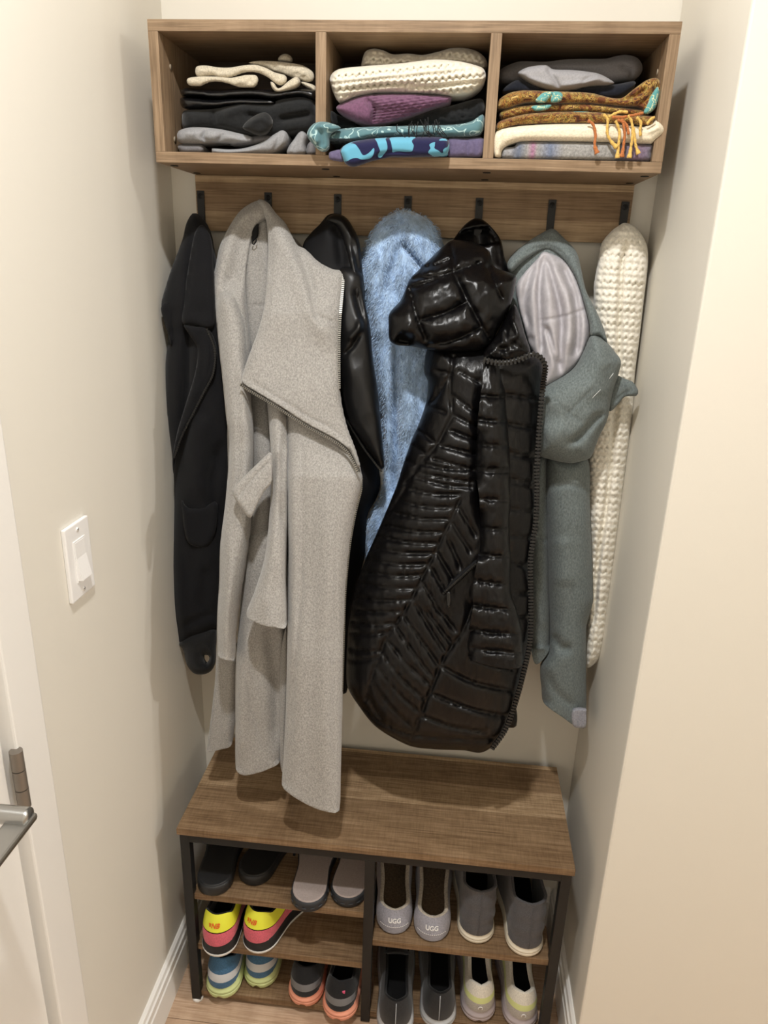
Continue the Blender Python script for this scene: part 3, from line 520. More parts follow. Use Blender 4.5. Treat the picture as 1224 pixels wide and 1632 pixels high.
# ---- grey green shell jacket, sixth hook
gj = hang('shell_jacket', 'grey green shell jacket with pale grey lining on the sixth hook', 'jacket', 900, 1160, -.10)
Yg = [(364, -.05), (450, -.075), (760, -.10), (1160, -.11)]
def Yh(d): return [(a, b-d) for a, b in Yg]
tube('hanger_loop', [(.26, -.03, 1.632), (.26, -.024, 1.645), (.2592, -.021, 1.655), (.259, -.028, 1.640), (.2585, -.045, 1.628)], .0032, F_jkt, gj, 6)
cloth('back', cG((355, 95), (290, 120), (180, 190), (80, 290), (60, 500), (90, 800), (200, 1100), (400, 1200), (640, 1100), (700, 800), (660, 700), (610, 580), (560, 480), (530, 350), (500, 240), (420, 150)), Yg, F_jkt, gj, .03, 34, .035, wr=[(.003, 30, 40, 51)], step=4)
cloth('lining', cG((300, 235), (420, 285), (505, 400), (550, 540), (585, 680), (580, 760), (550, 850), (495, 945), (415, 1015), (320, 1075), (285, 1060), (250, 900), (210, 820), (170, 680), (138, 560), (128, 440), (200, 340), (260, 275)), [(400, -.085), (620, -.15)], F_jktin, gj, .03, 34, .02, folds=[(cG((300, 250), (268, 480), (290, 880)), 5, -.016, 9), (cG((305, 250), (360, 440), (405, 640), (400, 1000)), 5, -.016, 9), (cG((400, 300), (480, 500), (510, 700), (490, 900)), 6, -.018, 9), (cG((250, 300), (180, 520), (215, 820)), 7, -.012, 9), (cG((330, 420), (345, 700), (370, 980)), 8, .010), (cG((440, 420), (460, 640), (450, 880)), 9, .010), (cG((290, 700), (320, 720), (345, 800), (395, 980)), 4, -.014), (cG((150, 640), (230, 780)), 6, .008), (cG((275, 665), (420, 640), (570, 590)), 2, -.004, 9)], wr=[(.0022, 10, 26, 52)], step=2.8)
cloth('collar', cG((355, 95), (290, 120), (180, 190), (80, 290), (75, 345), (100, 362), (170, 300), (260, 240), (320, 222), (380, 250), (440, 310), (500, 410), (540, 530), (580, 680), (590, 760), (640, 760), (690, 800), (665, 700), (612, 580), (560, 480), (530, 350), (500, 240), (420, 150)), [(364, -.065), (450, -.115), (550, -.15)], F_jkt, gj, .018, 12, .02, folds=[(cG((150, 255), (240, 215), (330, 200), (400, 235), (470, 320)), 2, -.005, 9), (cG((260, 150), (350, 135), (430, 190)), 2, -.003, 9)], step=2.8)
hd = cloth('hood', cG((620, 757), (690, 800), (740, 860), (776, 915), (762, 990), (735, 1070), (715, 1150), (690, 1280), (640, 1385), (590, 1510), (530, 1535), (460, 1548), (330, 1522), (262, 1490), (240, 1300), (270, 1120), (310, 1068), (420, 1008), (495, 945), (548, 850), (588, 762)), [(530, -.15), (740, -.16)], F_jkt, gj, .05, 46, .05, folds=[(cG((450, 1430), (540, 1370), (620, 1270), (680, 1230)), 6, -.014), (cG((440, 1250), (540, 1150), (620, 1065)), 1.6, -.003, 9), (cG((680, 990), (720, 930)), 1.6, -.003, 9), (cG((330, 1100), (440, 1230), (560, 1310)), 1.8, -.003), (cG((300, 1400), (450, 1330)), 14, .006)], wr=[(.004, 22, 22, 53)], step=3)
v, f = merge([tube_data(path3(cG(*p), [(530, -.15), (740, -.16)], .047, 6), .0006, 5) for p in ([(430, 1262), (520, 1165), (620, 1063)], [(672, 998), (696, 965)])]); link('reflective_stitch', v, f, plain('reflective thread', (200, 204, 204), .4), gj)
cloth('brim', cG((745, 1008), (800, 1025), (850, 1045), (883, 1100), (870, 1130), (800, 1136), (760, 1180), (705, 1225), (700, 1120)), [(590, -.13), (660, -.14)], F_jkt, gj, .010, 9, .010, folds=[(cG((720, 1180), (790, 1120), (850, 1090)), 3, -.004)], step=2.5)
cloth('sleeve', cH((100, 260), (165, 270), (164, 600), (168, 850), (168, 1188), (106, 1266), (80, 1192), (70, 900), (80, 600)), Yh(.0), F_jkt, gj, .03, 18, .03, hem=cH((168, 1190), (106, 1266), (80, 1192)), folds=[(cH((90, 900), (150, 1100)), 8, .006), (cH((110, 640), (160, 680)), 4, -.006), (cH((85, 1185), (160, 1190)), 4, .006)], wr=[(.003, 20, 30, 54)], step=3)
cloth('sleeve', cH((158, 270), (250, 262), (352, 275), (364, 500), (379, 950), (362, 1020), (346, 1090), (346, 1480), (342, 1568), (290, 1560), (240, 1526), (142, 1452), (130, 1380), (125, 1275), (168, 1190), (164, 850), (158, 600)), Yh(.012), F_jkt, gj, .045, 30, .04, hem=cH((346, 1500), (342, 1568), (290, 1560), (240, 1526), (142, 1452)), folds=[(cH((175, 1120), (230, 1190), (280, 1190)), 8, -.012), (cH((180, 420), (260, 400), (350, 430)), 4, -.004), (cH((345, 1060), (340, 1480)), 8, .004), (cH((230, 640), (240, 900)), 20, .008), (cH((150, 1300), (200, 1400), (300, 1480)), 7, -.006)], wr=[(.004, 24, 50, 55)], step=3.2)
cloth('cuff_tab', cH((281, 1486), (345, 1481), (346, 1500), (341, 1566), (284, 1562)), Yh(.058), fabric('pale cuff tab', (150, 150, 158), .1, 300), gj, .006, 4, .008, fn=lambda x, y, d: .0012*np.sign(np.sin(x*2.0)), step=1.2, label='pale grey ridged cuff tab')

# ---- cream knit scarf, seventh hook
ks = hang('knit_scarf', 'chunky cream knit scarf hanging beside the right wall', 'scarf', 945, 1064, -.08)
def knit(pr, pc, amp, sl=0.):
    def fn(x, y, d):
        xx = x+sl*y; yy = y-sl*x
        saw = np.abs(((xx/pc) % 1)-.5)*2
        a = np.abs(np.sin(np.pi*(yy/pr+.45*saw+.12*vn(x/30, y/30, 5))))**.7
        gap = np.exp(-(((((xx/pc)+.5*np.floor(yy/pr)) % 1)-.5)/.16)**2)*np.exp(-((((yy/pr) % 1)-.5)/.22)**2)
        return amp*(a-.5)-amp*.9*gap
    return fn
Ys = [(355, -.045), (450, -.062), (1064, -.08)]
sp = [(996, 355), (984, 361), (975, 368), (960, 386), (955, 407), (951, 430), (947, 456), (946, 490), (942, 560), (938, 640), (936, 720), (936, 800), (940, 880), (941, 950), (935, 1004), (932, 1050), (935, 1064), (944, 1061), (956, 1047), (964, 1014), (971, 954), (982, 872), (994, 772), (1004, 690), (1009, 649), (1012, 597), (1019, 541), (1025.5, 484), (1031, 438), (1033, 412), (1031, 391), (1022, 373), (1011, 361)]
cloth('knit_body', sp, Ys, F_knit, ks, .042, 30, .035, folds=[([(1004, 372), (992, 417), (988, 494), (987, 536), (986, 610), (979, 690), (966, 806), (952, 905), (946, 1000)], 4.5, -.020, 12)], fn=knit(11, 10, .0055, .06), wr=[(.003, 20, 20, 61)], step=1.9)

# ------------------------------------------------------------------ folded things in the cubbies
ZB = CZ+t+.0008
def item(name, label, cat, pts, Y, mat, T=.02, R=16, B=.10, part='cloth', group=None, zc=None, **k):
    p = np.array(pts); r = root(name, label, cat, tuple(at(p[:, 0].mean(), p[:, 1].max(), 1, Y)), group)
    cloth(part, pts, Y, mat, r, T, R, B, zmin=ZB if zc is None else zc, **k); return r
F_cream = fabric('cream glove knit', (190, 180, 160), .1, 420, .95, .4, .001)
F_creamtip = fabric('cream glove tips', (222, 214, 198), .06, 420, .95, .5, .001)
F_bk = fabric('black fleece', (16, 16, 18), .2, 260, .95, .4, .001); F_bk2 = fabric('charcoal black felt', (26, 27, 28), .2, 260, .95, .4, .001)
F_gg = fabric('grey glove jersey', (142, 142, 144), .06, 420, .85, .2, .0006)
F_gg2 = fabric('dim grey jersey', (112, 110, 112), .06, 420, .85, .2, .0006)
F_chunk = fabric('ivory chunky yarn', (222, 214, 196), .05, 200, .95, .4, .001, .4)
F_mauve = fabric('mauve knit', (108, 75, 98), .1, 260, .95, .4, .001)
F_navy = fabric('navy fleece', (24, 27, 36), .15, 240, .95, .3, .001)
F_purple = fabric('dusty purple fleece', (96, 88, 116), .07, 220, .95, .4, .001)
F_creamw = fabric('cream woven wool', (226, 214, 190), .08, 330, .95, .5, .001, stretch=(1, 1, 2))
def pattern(name, stops, scale, dist, line=None, detail=2, stretch=(1, 1, 1), interp='CONSTANT', rough=.9, seed=0):
    m, nt, b = base_mat(name, stops[0][1], rough, 0, .25, .2)
    mp = N(nt, 'ShaderNodeMapping'); c = N(nt, 'ShaderNodeTexCoord'); nt.links.new(c.outputs['Object'], mp.inputs[0])
    mp.inputs['Scale'].default_value = stretch; mp.inputs['Location'].default_value = (seed, seed*.7, seed*.3)
    n = noise(nt, mp.outputs[0], scale, detail, .5, dist); out = ramp(nt, n, stops, interp)
    if line:
        n2 = noise(nt, mp.outputs[0], line[0], 1, .4, line[1]); mx = N(nt, 'ShaderNodeMix', data_type='RGBA')
        l = ramp(nt, n2, [(0, (0, 0, 0)), (.47, (0, 0, 0)), (.485, (230, 230, 230)), (.515, (230, 230, 230)), (.53, (0, 0, 0))])
        nt.links.new(l, mx.inputs[0]); nt.links.new(out, mx.inputs[6]); mx.inputs[7].default_value = (*lin(line[2]), 1); out = mx.outputs[2]
    nt.links.new(out, b.inputs['Base Color']); bump(nt, b, noise(nt, coords(nt), 300, 2), .3, .001); return m
F_teal = pattern('teal leaf print', [(0, (72, 104, 112)), (.5, (86, 120, 126)), (1, (68, 100, 110))], 30, .5, (40, 1.2, (182, 208, 206)), interp='LINEAR')
F_blue = pattern('blue navy fleece print', [(0, (26, 27, 64)), (.5, (26, 27, 64)), (.51, (94, 160, 186)), (1, (104, 170, 194))], 17, 1.4, seed=2.3, detail=1)
F_pais = pattern('paisley silk', [(0, (70, 40, 26)), (.36, (104, 60, 34)), (.43, (158, 116, 52)), (.47, (92, 52, 30)), (.51, (132, 116, 56)), (.55, (176, 140, 74)), (.59, (84, 50, 32)), (.64, (188, 156, 92)), (.7, (100, 58, 34)), (1, (100, 58, 34))], 85, 1.2, detail=5)
F_turq = pattern('turquoise paisley leaf', [(0, (66, 124, 128)), (.5, (96, 158, 156)), (1, (140, 184, 170))], 60, .8, (90, 1, (226, 220, 170)), interp='LINEAR')
def plaid():
    m, nt, b = base_mat('grey plaid wool', (150, 148, 150), .95, 0, .2, .3)
    s = N(nt, 'ShaderNodeSeparateXYZ'); c = N(nt, 'ShaderNodeTexCoord'); nt.links.new(c.outputs['Object'], s.inputs[0])
    mu = N(nt, 'ShaderNodeMath', operation='MULTIPLY_ADD'); mu.inputs[1].default_value = 4.0; mu.inputs[2].default_value = .5; nt.links.new(s.outputs[0], mu.inputs[0])
    n = ramp(nt, mu.outputs[0], [(0, (112, 118, 132)), (.08, (160, 158, 158)), (.15, (112, 120, 138)), (.2, (160, 158, 156)), (.235, (170, 120, 150)), (.26, (160, 158, 156)), (.34, (122, 132, 156)), (.42, (165, 163, 160)), (.7, (165, 163, 160)), (.76, (108, 112, 122)), (.86, (140, 118, 140)), (1, (104, 108, 118))])
    mx = N(nt, 'ShaderNodeMix', data_type='RGBA', blend_type='MULTIPLY'); mx.inputs[0].default_value = .5
    nz = noise(nt, coords(nt, (1, 1, 1), rot=(0, .7, 0)), 260, 3, .7); nt.links.new(n, mx.inputs[6]); nt.links.new(ramp(nt, nz, [(.35, (120, 120, 120)), (.65, (255, 255, 255))]), mx.inputs[7])
    nt.links.new(mx.outputs[2], b.inputs['Base Color']); bump(nt, b, nz, .4, .001); return m
F_plaid = plaid()
# left compartment
item('grey_glove', 'dark grey glove bottom of the pile in the left cubby', 'glove', cL((262, 900), (330, 893), (410, 897), (432, 930), (420, 955), (290, 957), (265, 935)), -.155, F_gg2, .012, 9, .05, step=3)
gg = item('grey_glove', 'grey jersey glove with three finger ends pointing out of left cubby', 'glove', cL((480, 925), (600, 930), (700, 920), (800, 885), (880, 835), (938, 803), (972, 832), (968, 895), (900, 945), (840, 962), (520, 962), (480, 950)), -.16, F_gg, .018, 12, .07, part='finger', folds=[(cL((560, 940), (760, 915), (900, 850)), 4, .004), (cL((935, 810), (880, 950)), 3, -.005)], step=2.5)
cloth('finger', cL((972, 962), (975, 920), (1010, 870), (1058, 810), (1098, 835), (1090, 900), (1082, 962)), -.155, F_gg, gg, .014, 10, .06, folds=[(cL((1050, 830), (1010, 955)), 3, -.004)], zmin=ZB, step=2.5)
cloth('finger', cL((1096, 962), (1102, 900), (1130, 872), (1150, 890), (1152, 962)), -.15, F_gg2, gg, .012, 9, .05, zmin=ZB, step=2.5)
g2 = item('grey_glove', 'crumpled grey jersey glove above the lowest gloves in left cubby', 'glove', cL((252, 850), (262, 812), (330, 788), (430, 788), (540, 800), (640, 822), (740, 850), (745, 880), (640, 893), (500, 888), (400, 896), (290, 893), (256, 875)), -.158, F_gg, .018, 12, .08, zc=ZB+.014, folds=[(cL((440, 800), (420, 850), (450, 885)), 3, -.008), (cL((560, 820), (520, 880)), 4, -.006), (cL((640, 840), (730, 870)), 3, -.006), (cL((300, 820), (380, 830)), 6, .004)], step=2.5)
cloth('cuff_fold', cL((600, 880), (740, 848), (870, 838), (880, 870), (800, 890), (700, 905), (600, 905)), -.15, F_gg2, g2, .01, 8, .05, step=3)
item('fleece_hat', 'black fleece hat folded in the middle of the left cubby pile', 'hat', cL((290, 690), (340, 672), (490, 668), (600, 645), (720, 620), (850, 630), (950, 600), (1080, 590), (1150, 620), (1150, 800), (1000, 830), (860, 850), (700, 835), (560, 800), (420, 790), (300, 800)), -.145, F_bk2, .022, 16, .10, zc=ZB+.02, folds=[(cL((490, 670), (495, 780)), 3, -.006), (cL((690, 700), (780, 720), (860, 790)), 6, -.010), (cL((900, 740), (1020, 720), (1140, 700)), 6, -.012), (cL((540, 700), (700, 640)), 8, .006)], step=3)
item('black_ear_warmer', 'rolled black felt ear warmer poking out below the black fleece hat', 'hat', cL((680, 790), (710, 745), (780, 700), (830, 690), (865, 720), (872, 770), (840, 820), (790, 840), (720, 815)), -.172, F_bk2, .016, 14, .03, part='roll', zc=ZB+.02, folds=[(cL((720, 760), (800, 730), (850, 760)), 4, .004)], step=2.5)
def leather2():
    m, nt, b = base_mat('glossy black glove leather', (14, 14, 16), .25, 0, .6); bump(nt, b, noise(nt, coords(nt, (1, 1, 2)), 60, 4, .6), .4, .004); return m
F_gl = leather2()
item('leather_glove', 'glossy black leather glove under the cream knit gloves', 'glove', cL((273, 550), (310, 532), (420, 540), (520, 545), (700, 530), (900, 545), (1050, 530), (1150, 545), (1150, 612), (1060, 590), (950, 600), (870, 605), (760, 590), (640, 592), (500, 600), (380, 590), (290, 585)), -.15, F_gl, .02, 10, .09, zc=ZB+.05, folds=[(cL((300, 545), (400, 560), (500, 592), (700, 585), (850, 600), (960, 562), (1100, 548)), 3, .004)], step=2.5)
item('leather_glove', 'second black leather glove lying directly on the black fleece hat', 'glove', cL((275, 600), (320, 590), (480, 602), (640, 596), (800, 600), (880, 610), (900, 640), (800, 645), (650, 640), (500, 662), (380, 668), (290, 660)), -.15, F_gl, .018, 9, .09, zc=ZB+.05, folds=[(cL((290, 612), (420, 630), (560, 636), (800, 632)), 3, .004)], step=2.5)
kg = item('knit_glove', 'cream knit glove draped on top of the left cubby pile', 'glove', cL((378, 395), (440, 385), (520, 397), (600, 398), (680, 385), (760, 380), (830, 400), (890, 430), (955, 448), (968, 475), (950, 505), (915, 512), (880, 490), (840, 460), (770, 430), (690, 430), (620, 455), (560, 468), (480, 450), (385, 455)), -.165, F_cream, .006, 12, .012, part='finger', zc=ZB+.08, wr=[(.003, 9, 5, 81), (.0015, 3, 6, 82)], step=2.2)
cloth('finger', cL((720, 368), (780, 355), (900, 358), (1000, 370), (1080, 388), (1138, 430), (1142, 475), (1110, 492), (1050, 478), (1000, 463), (960, 445), (890, 425), (800, 392)), -.145, F_cream, kg, .006, 14, .012, wr=[(.003, 9, 5, 85)], step=2.5)
cloth('finger', cL((910, 352), (925, 320), (960, 308), (995, 325), (1005, 358), (960, 366)), -.125, F_cream, kg, .012, 9, .012, step=2.5)
kh = item('knit_glove', 'cream knit glove lying beneath its twin with a pale rolled tip', 'glove', cL((322, 470), (400, 457), (500, 457), (600, 465), (660, 455), (700, 447), (768, 450), (780, 485), (762, 520), (720, 528), (650, 523), (580, 500), (500, 487), (440, 500), (400, 518), (330, 512)), -.168, F_cream, .006, 12, .012, part='finger', zc=ZB+.07, wr=[(.003, 9, 5, 83), (.0015, 3, 6, 84)], step=2.2)
cloth('finger', cL((862, 490), (885, 500), (915, 535), (980, 485), (1030, 458), (1056, 488), (1042, 520), (985, 545), (905, 557), (870, 530)), -.165, F_cream, kh, .012, 6, .012, step=2)
cloth('finger', cL((1060, 490), (1110, 500), (1152, 520), (1152, 560), (1110, 535), (1070, 510)), -.15, F_cream, kh, .01, 5, .01, step=2)
# middle compartment
ch = item('chunky_scarf', 'ivory chunky knit scarf folded on top in the middle cubby', 'scarf', cM((175, 415), (190, 370), (240, 342), (400, 325), (600, 310), (800, 287), (950, 295), (1060, 320), (1113, 345), (1125, 400), (1100, 450), (1020, 500), (930, 512), (800, 497), (650, 492), (450, 492), (330, 517), (240, 550), (200, 500)), -.165, F_chunk, .034, 22, .10, part='front_fold', zc=ZB+.06, fn=knit(10, 11, .007, -.1), folds=[(cM((200, 480), (500, 440), (800, 450), (1080, 420)), 4, -.008)], step=1.9)
cloth('back_fold', cM((370, 300), (390, 240), (440, 220), (500, 230), (560, 255), (650, 250), (740, 258), (830, 240), (920, 215), (1000, 215), (1080, 240), (1130, 290), (1125, 340), (1000, 345), (600, 345), (370, 330)), -.11, F_chunk, ch, .025, 18, .06, fn=knit(10, 11, .007, .1), step=2.1)
item('ribbed_beanie', 'mauve ribbed knit beanie under the ivory scarf', 'hat', cM((215, 575), (260, 545), (370, 505), (500, 495), (650, 493), (760, 500), (912, 512), (900, 552), (800, 585), (650, 642), (500, 685), (430, 692), (320, 662), (230, 612)), -.17, F_mauve, .024, 16, .09, zc=ZB+.045,
     fn=lambda x, y, d: .0025*np.sin((y+.14*x)*1.35)*(x > 594)+.0012*np.sin(x*1.8)*np.sin(y*1.8)*(x <= 594), folds=[(cM((385, 520), (450, 590), (440, 680)), 5, -.012), (cM((450, 560), (640, 545), (720, 570)), 10, .008)], step=1.8)
sh = item('fringed_shawl', 'black knit shawl with loose fringe in the middle cubby', 'shawl', cM((500, 690), (640, 650), (800, 592), (900, 572), (1050, 530), (1108, 530), (1115, 612), (1030, 680), (800, 692)), -.15, F_bk2, .02, 14, .09, zc=ZB+.03, wr=[(.003, 6, 4, 71)], step=3)
cloth('tuck', cM((182, 600), (230, 625), (330, 670), (330, 692), (200, 692), (180, 650)), -.15, F_bk, sh, .01, 8, .06, step=3)
rg = np.random.default_rng(5); parts = []
for k in range(16):
    x0 = rg.uniform(560, 860); pts = cM((x0, rg.uniform(640, 690)), (x0+rg.uniform(-20, 30), 720), (x0+rg.uniform(-10, 60), rg.uniform(745, 800)))
    parts.append(tube_data(path3(pts, -.214, .0, 4), .0007, 5))
v, f = merge(parts); fg = link('fringe', v, f, F_bk, sh); fg['kind'] = 'stuff'
te = item('print_scarf', 'teal scarf with white leaf print and knotted end in middle cubby', 'scarf', cM((145, 755), (230, 712), (400, 697), (600, 692), (800, 687), (950, 682), (1040, 662), (1108, 622), (1116, 700), (1080, 750), (900, 762), (700, 757), (500, 762), (350, 790), (250, 830), (180, 838), (150, 800)), -.182, F_teal, .02, 10, .12, zc=ZB+.022, folds=[(cM((880, 690), (885, 755)), 2, -.004), (cM((180, 820), (400, 740), (800, 725)), 5, .003)], step=2.5)
cloth('knotted_end', cM((35, 745), (70, 682), (130, 665), (200, 680), (240, 705), (180, 745), (170, 830), (130, 850), (80, 812)), -.205, F_teal, te, .018, 14, .012, folds=[(cM((80, 700), (120, 740), (130, 830)), 4, -.007), (cM((100, 690), (180, 690)), 5, .005), (cM((60, 750), (100, 800)), 5, .005)], step=2)
bl = item('fleece_blanket', 'blue and navy swirl fleece folded over the middle cubby edge', 'blanket', cM((238, 835), (300, 792), (450, 767), (700, 757), (888, 770), (890, 862), (800, 880), (600, 884), (540, 884), (430, 907), (330, 940), (280, 930), (250, 885)), -.207, F_blue, .018, 11, .004, part='front_fold', zc=CZ-.02, folds=[(cM((440, 870), (560, 850), (700, 860)), 3, -.004), (cM((440, 900), (480, 870), (540, 880)), 3, -.005)], step=2.3)
cloth('inner_fold', cM((250, 850), (300, 792), (450, 767), (700, 757), (888, 770), (888, 880), (260, 880)), -.19, F_blue, bl, .004, 8, .13, zmin=ZB, step=4)
item('purple_fleece', 'dusty purple fleece roll at the right end of the middle cubby', 'fleece', cM((892, 768), (1000, 766), (1110, 768), (1105, 878), (1000, 885), (892, 884)), -.18, F_purple, .018, 10, .12, folds=[(cM((1010, 775), (1015, 875)), 2, -.006), (cM((1060, 775), (1065, 875)), 2, -.004)], step=2.5)
item('fleece_band', 'small dusty purple fleece band below the teal knot', 'fleece', cM((170, 855), (200, 842), (245, 838), (262, 890), (250, 908), (205, 903), (173, 892)), -.203, F_purple, .008, 6, .02, zc=CZ, step=2)
# right compartment
item('grey_hat', 'dark grey jersey hat at the back of the right cubby', 'hat', cR((100, 330), (200, 282), (350, 282), (500, 267), (700, 265), (760, 250), (820, 242), (885, 260), (915, 310), (900, 360), (850, 392), (780, 402), (600, 430), (300, 430), (100, 400)), -.11, F_gg2, .022, 16, .08, zc=ZB+.07, folds=[(cR((780, 300), (850, 330), (850, 390)), 3, -.006), (cR((360, 290), (600, 310), (760, 270)), 7, .005)], step=2.6)
item('slouch_hat', 'light grey jersey slouch hat folded in front of the dark grey hat', 'hat', cR((200, 345), (260, 312), (360, 300), (400, 325), (520, 330), (640, 345), (690, 362), (752, 402), (720, 413), (600, 422), (520, 442), (440, 447), (380, 442), (300, 417), (230, 375)), -.15, fabric('light grey jersey', (152, 150, 152), .05, 420, .8, .2, .0005), .016, 12, .03, zc=ZB+.07, folds=[(cR((360, 310), (410, 380), (440, 440)), 3, -.006), (cR((560, 400), (660, 350)), 3, -.005), (cR((240, 370), (400, 420)), 4, .004), (cR((440, 420), (580, 400), (690, 370)), 4, .005)], step=2.3)
item('navy_beanie', 'dark navy beanie squeezed above the paisley scarf', 'hat', cR((110, 450), (200, 385), (300, 417), (440, 448), (600, 427), (760, 412), (870, 395), (860, 440), (790, 490), (700, 500), (500, 470), (200, 470)), -.135, F_navy, .016, 12, .08, zc=ZB+.06, step=3)
item('plaid_scarf', 'grey plaid wool scarf at the bottom of the right cubby', 'scarf', cR((112, 782), (180, 768), (200, 742), (450, 739), (700, 745), (975, 758), (968, 800), (955, 852), (700, 852), (400, 848), (112, 840)), -.178, F_plaid, .016, 9, .13, folds=[(cR((178, 760), (185, 840)), 2, -.005), (cR((200, 750), (205, 845)), 1.6, -.003)], step=2.3)
item('wool_scarf', 'plain cream wool scarf folded between plaid and paisley scarves', 'scarf', cR((60, 705), (110, 667), (250, 647), (500, 637), (750, 640), (900, 655), (965, 642), (1000, 615), (1040, 648), (1042, 690), (985, 742), (960, 756), (700, 746), (400, 741), (230, 741), (150, 760), (112, 790), (102, 832), (62, 826)), -.182, F_creamw, .02, 11, .13, folds=[(cR((115, 680), (118, 770)), 2, -.005), (cR((940, 690), (1020, 650)), 4, .004)], step=2.3)
ps = item('paisley_scarf', 'gold and brown paisley scarf with turquoise leaves and yellow tassels', 'scarf', cR((80, 545), (92, 500), (150, 462), (230, 447), (350, 450), (500, 455), (620, 462), (740, 490), (800, 488), (870, 435), (940, 387), (990, 375), (1020, 400), (1015, 470), (990, 550), (940, 580), (900, 545), (800, 537), (600, 522), (400, 522), (250, 517), (130, 552)), -.175, F_pais, .013, 12, .12, wr=[(.002, 14, 6, 91)], part='upper_fold', zc=ZB+.035, folds=[(cR((760, 500), (880, 480), (960, 400)), 4, -.008), (cR((880, 540), (960, 480), (1010, 410)), 4, -.006)], step=2.2)
cloth('middle_fold', cR((98, 570), (200, 537), (400, 525), (600, 521), (800, 545), (925, 560), (955, 582), (900, 592), (700, 577), (500, 567), (250, 582), (110, 612)), -.172, F_pais, ps, .010, 9, .12, wr=[(.002, 14, 6, 92)], zmin=ZB+.03, step=2.2)
cloth('lower_fold', cR((75, 645), (110, 617), (250, 582), (450, 569), (650, 572), (800, 590), (940, 592), (980, 602), (960, 650), (850, 642), (600, 637), (400, 637), (200, 647), (110, 670), (80, 682)), -.18, F_pais, ps, .012, 9, .12, wr=[(.002, 14, 6, 93)], zmin=ZB+.025, folds=[(cR((90, 645), (250, 600), (480, 590), (680, 600)), 2, .004)], step=2.2)
for q_ in (((300, 505), (340, 462), (400, 456), (375, 500), (340, 520)), ((390, 515), (400, 456), (452, 462), (450, 505)), ((920, 575), (950, 500), (1000, 425), (1012, 470), (990, 545), (945, 582))):
    cloth('leaf_print', cR(*q_), -.185 if q_[0][0] < 900 else -.182, F_turq, ps, .0065, 5, .004, step=2, label='turquoise leaf motif')
for q_ in (((275, 540), (330, 528), (392, 530), (370, 556), (300, 566)), ((450, 580), (520, 568), (610, 570), (600, 582), (480, 587))):
    cloth('leaf_print', cR(*q_), -.180, F_turq, ps, .006, 4, .003, step=2, label='turquoise leaf motif')
M_gold = fabric('gold tassel yarn', (208, 170, 92), .15, 600, .8, .4, .001); M_rust = fabric('rust tassel yarn', (172, 104, 58), .15, 600, .8, .4, .001)
for c_, pts in ((M_gold, [(690, 585), (715, 610), (712, 690), (735, 740), (768, 775)]), (M_gold, [(760, 620), (782, 680), (778, 750), (770, 835)]), (M_rust, [(600, 620), (630, 640), (645, 700), (640, 760), (655, 808)]), (M_rust, [(800, 610), (812, 690), (806, 760), (795, 830)]), (M_gold, [(830, 590), (850, 620), (858, 680), (850, 760), (838, 835)]), (M_gold, [(862, 660), (870, 720), (875, 760), (892, 812)]), (M_gold, [(880, 600), (905, 630), (900, 680), (905, 708)]), (M_rust, [(740, 600), (800, 600), (880, 585), (920, 575)]), (M_gold, [(720, 600), (780, 570), (830, 572)]), (M_rust, [(770, 615), (820, 640), (835, 700)]), (M_gold, [(940, 640), (965, 610), (985, 600)])):
    P = path3(cR(*pts), -.206, 0, 2.5); n_ = len(P); end = pts[-1][1] > 760
    rr = [.0021+.0004*math.sin(i*1.9)+(.0026*max(0, (i/n_-.72)/.28) if end else 0) for i in range(n_)]
    tube('tassel', P, rr, c_, ps, 7)

# ------------------------------------------------------------------ shoes
def sm(x): x = min(1, max(0, x)); return x*x*(3-2*x)
def plan(L, hw, bw, n=26):
    """half outline from heel to toe"""
    out = []
    for i in range(n+1):
        y = L*(1-math.cos(math.pi*i/n))/2; B_ = hw+(bw-hw)*sm((y/L-.32)/.35)-.003*math.exp(-((y/L-.38)/.13)**2)
        r = hw*1.15; e = math.sqrt(max(0, 1-(1-min(1, y/r))**2.3)); rt = L*.34; tt = max(0, (y-(L-rt))/rt); e *= math.sqrt(max(0, 1-tt**2.4))
        out.append((B_*e, y))
    return out
def ringpts(L, hw, bw):
    h = plan(L, hw, bw); return [(w, y) for w, y in h]+[(-w, y) for w, y in h[-2:0:-1]]
def shell(name, rings, mat, parent, capb=False, capt=False, label=None, flip=False, mask=None):
    n = len(rings[0]); V = [p for r in rings for p in r]; F = []
    for i in range(len(rings)-1):
        for k in range(n):
            if mask and not (mask[k] and mask[(k+1) % n]): continue
            q = (i*n+k, i*n+(k+1) % n, (i+1)*n+(k+1) % n, (i+1)*n+k); F.append(q[::-1] if flip else q)
    if capb: F.append(tuple(range(n))[::-1])
    if capt: F.append(tuple(range((len(rings)-1)*n, len(rings)*n)))
    return link(name, V, F, mat, parent, True, False, label)
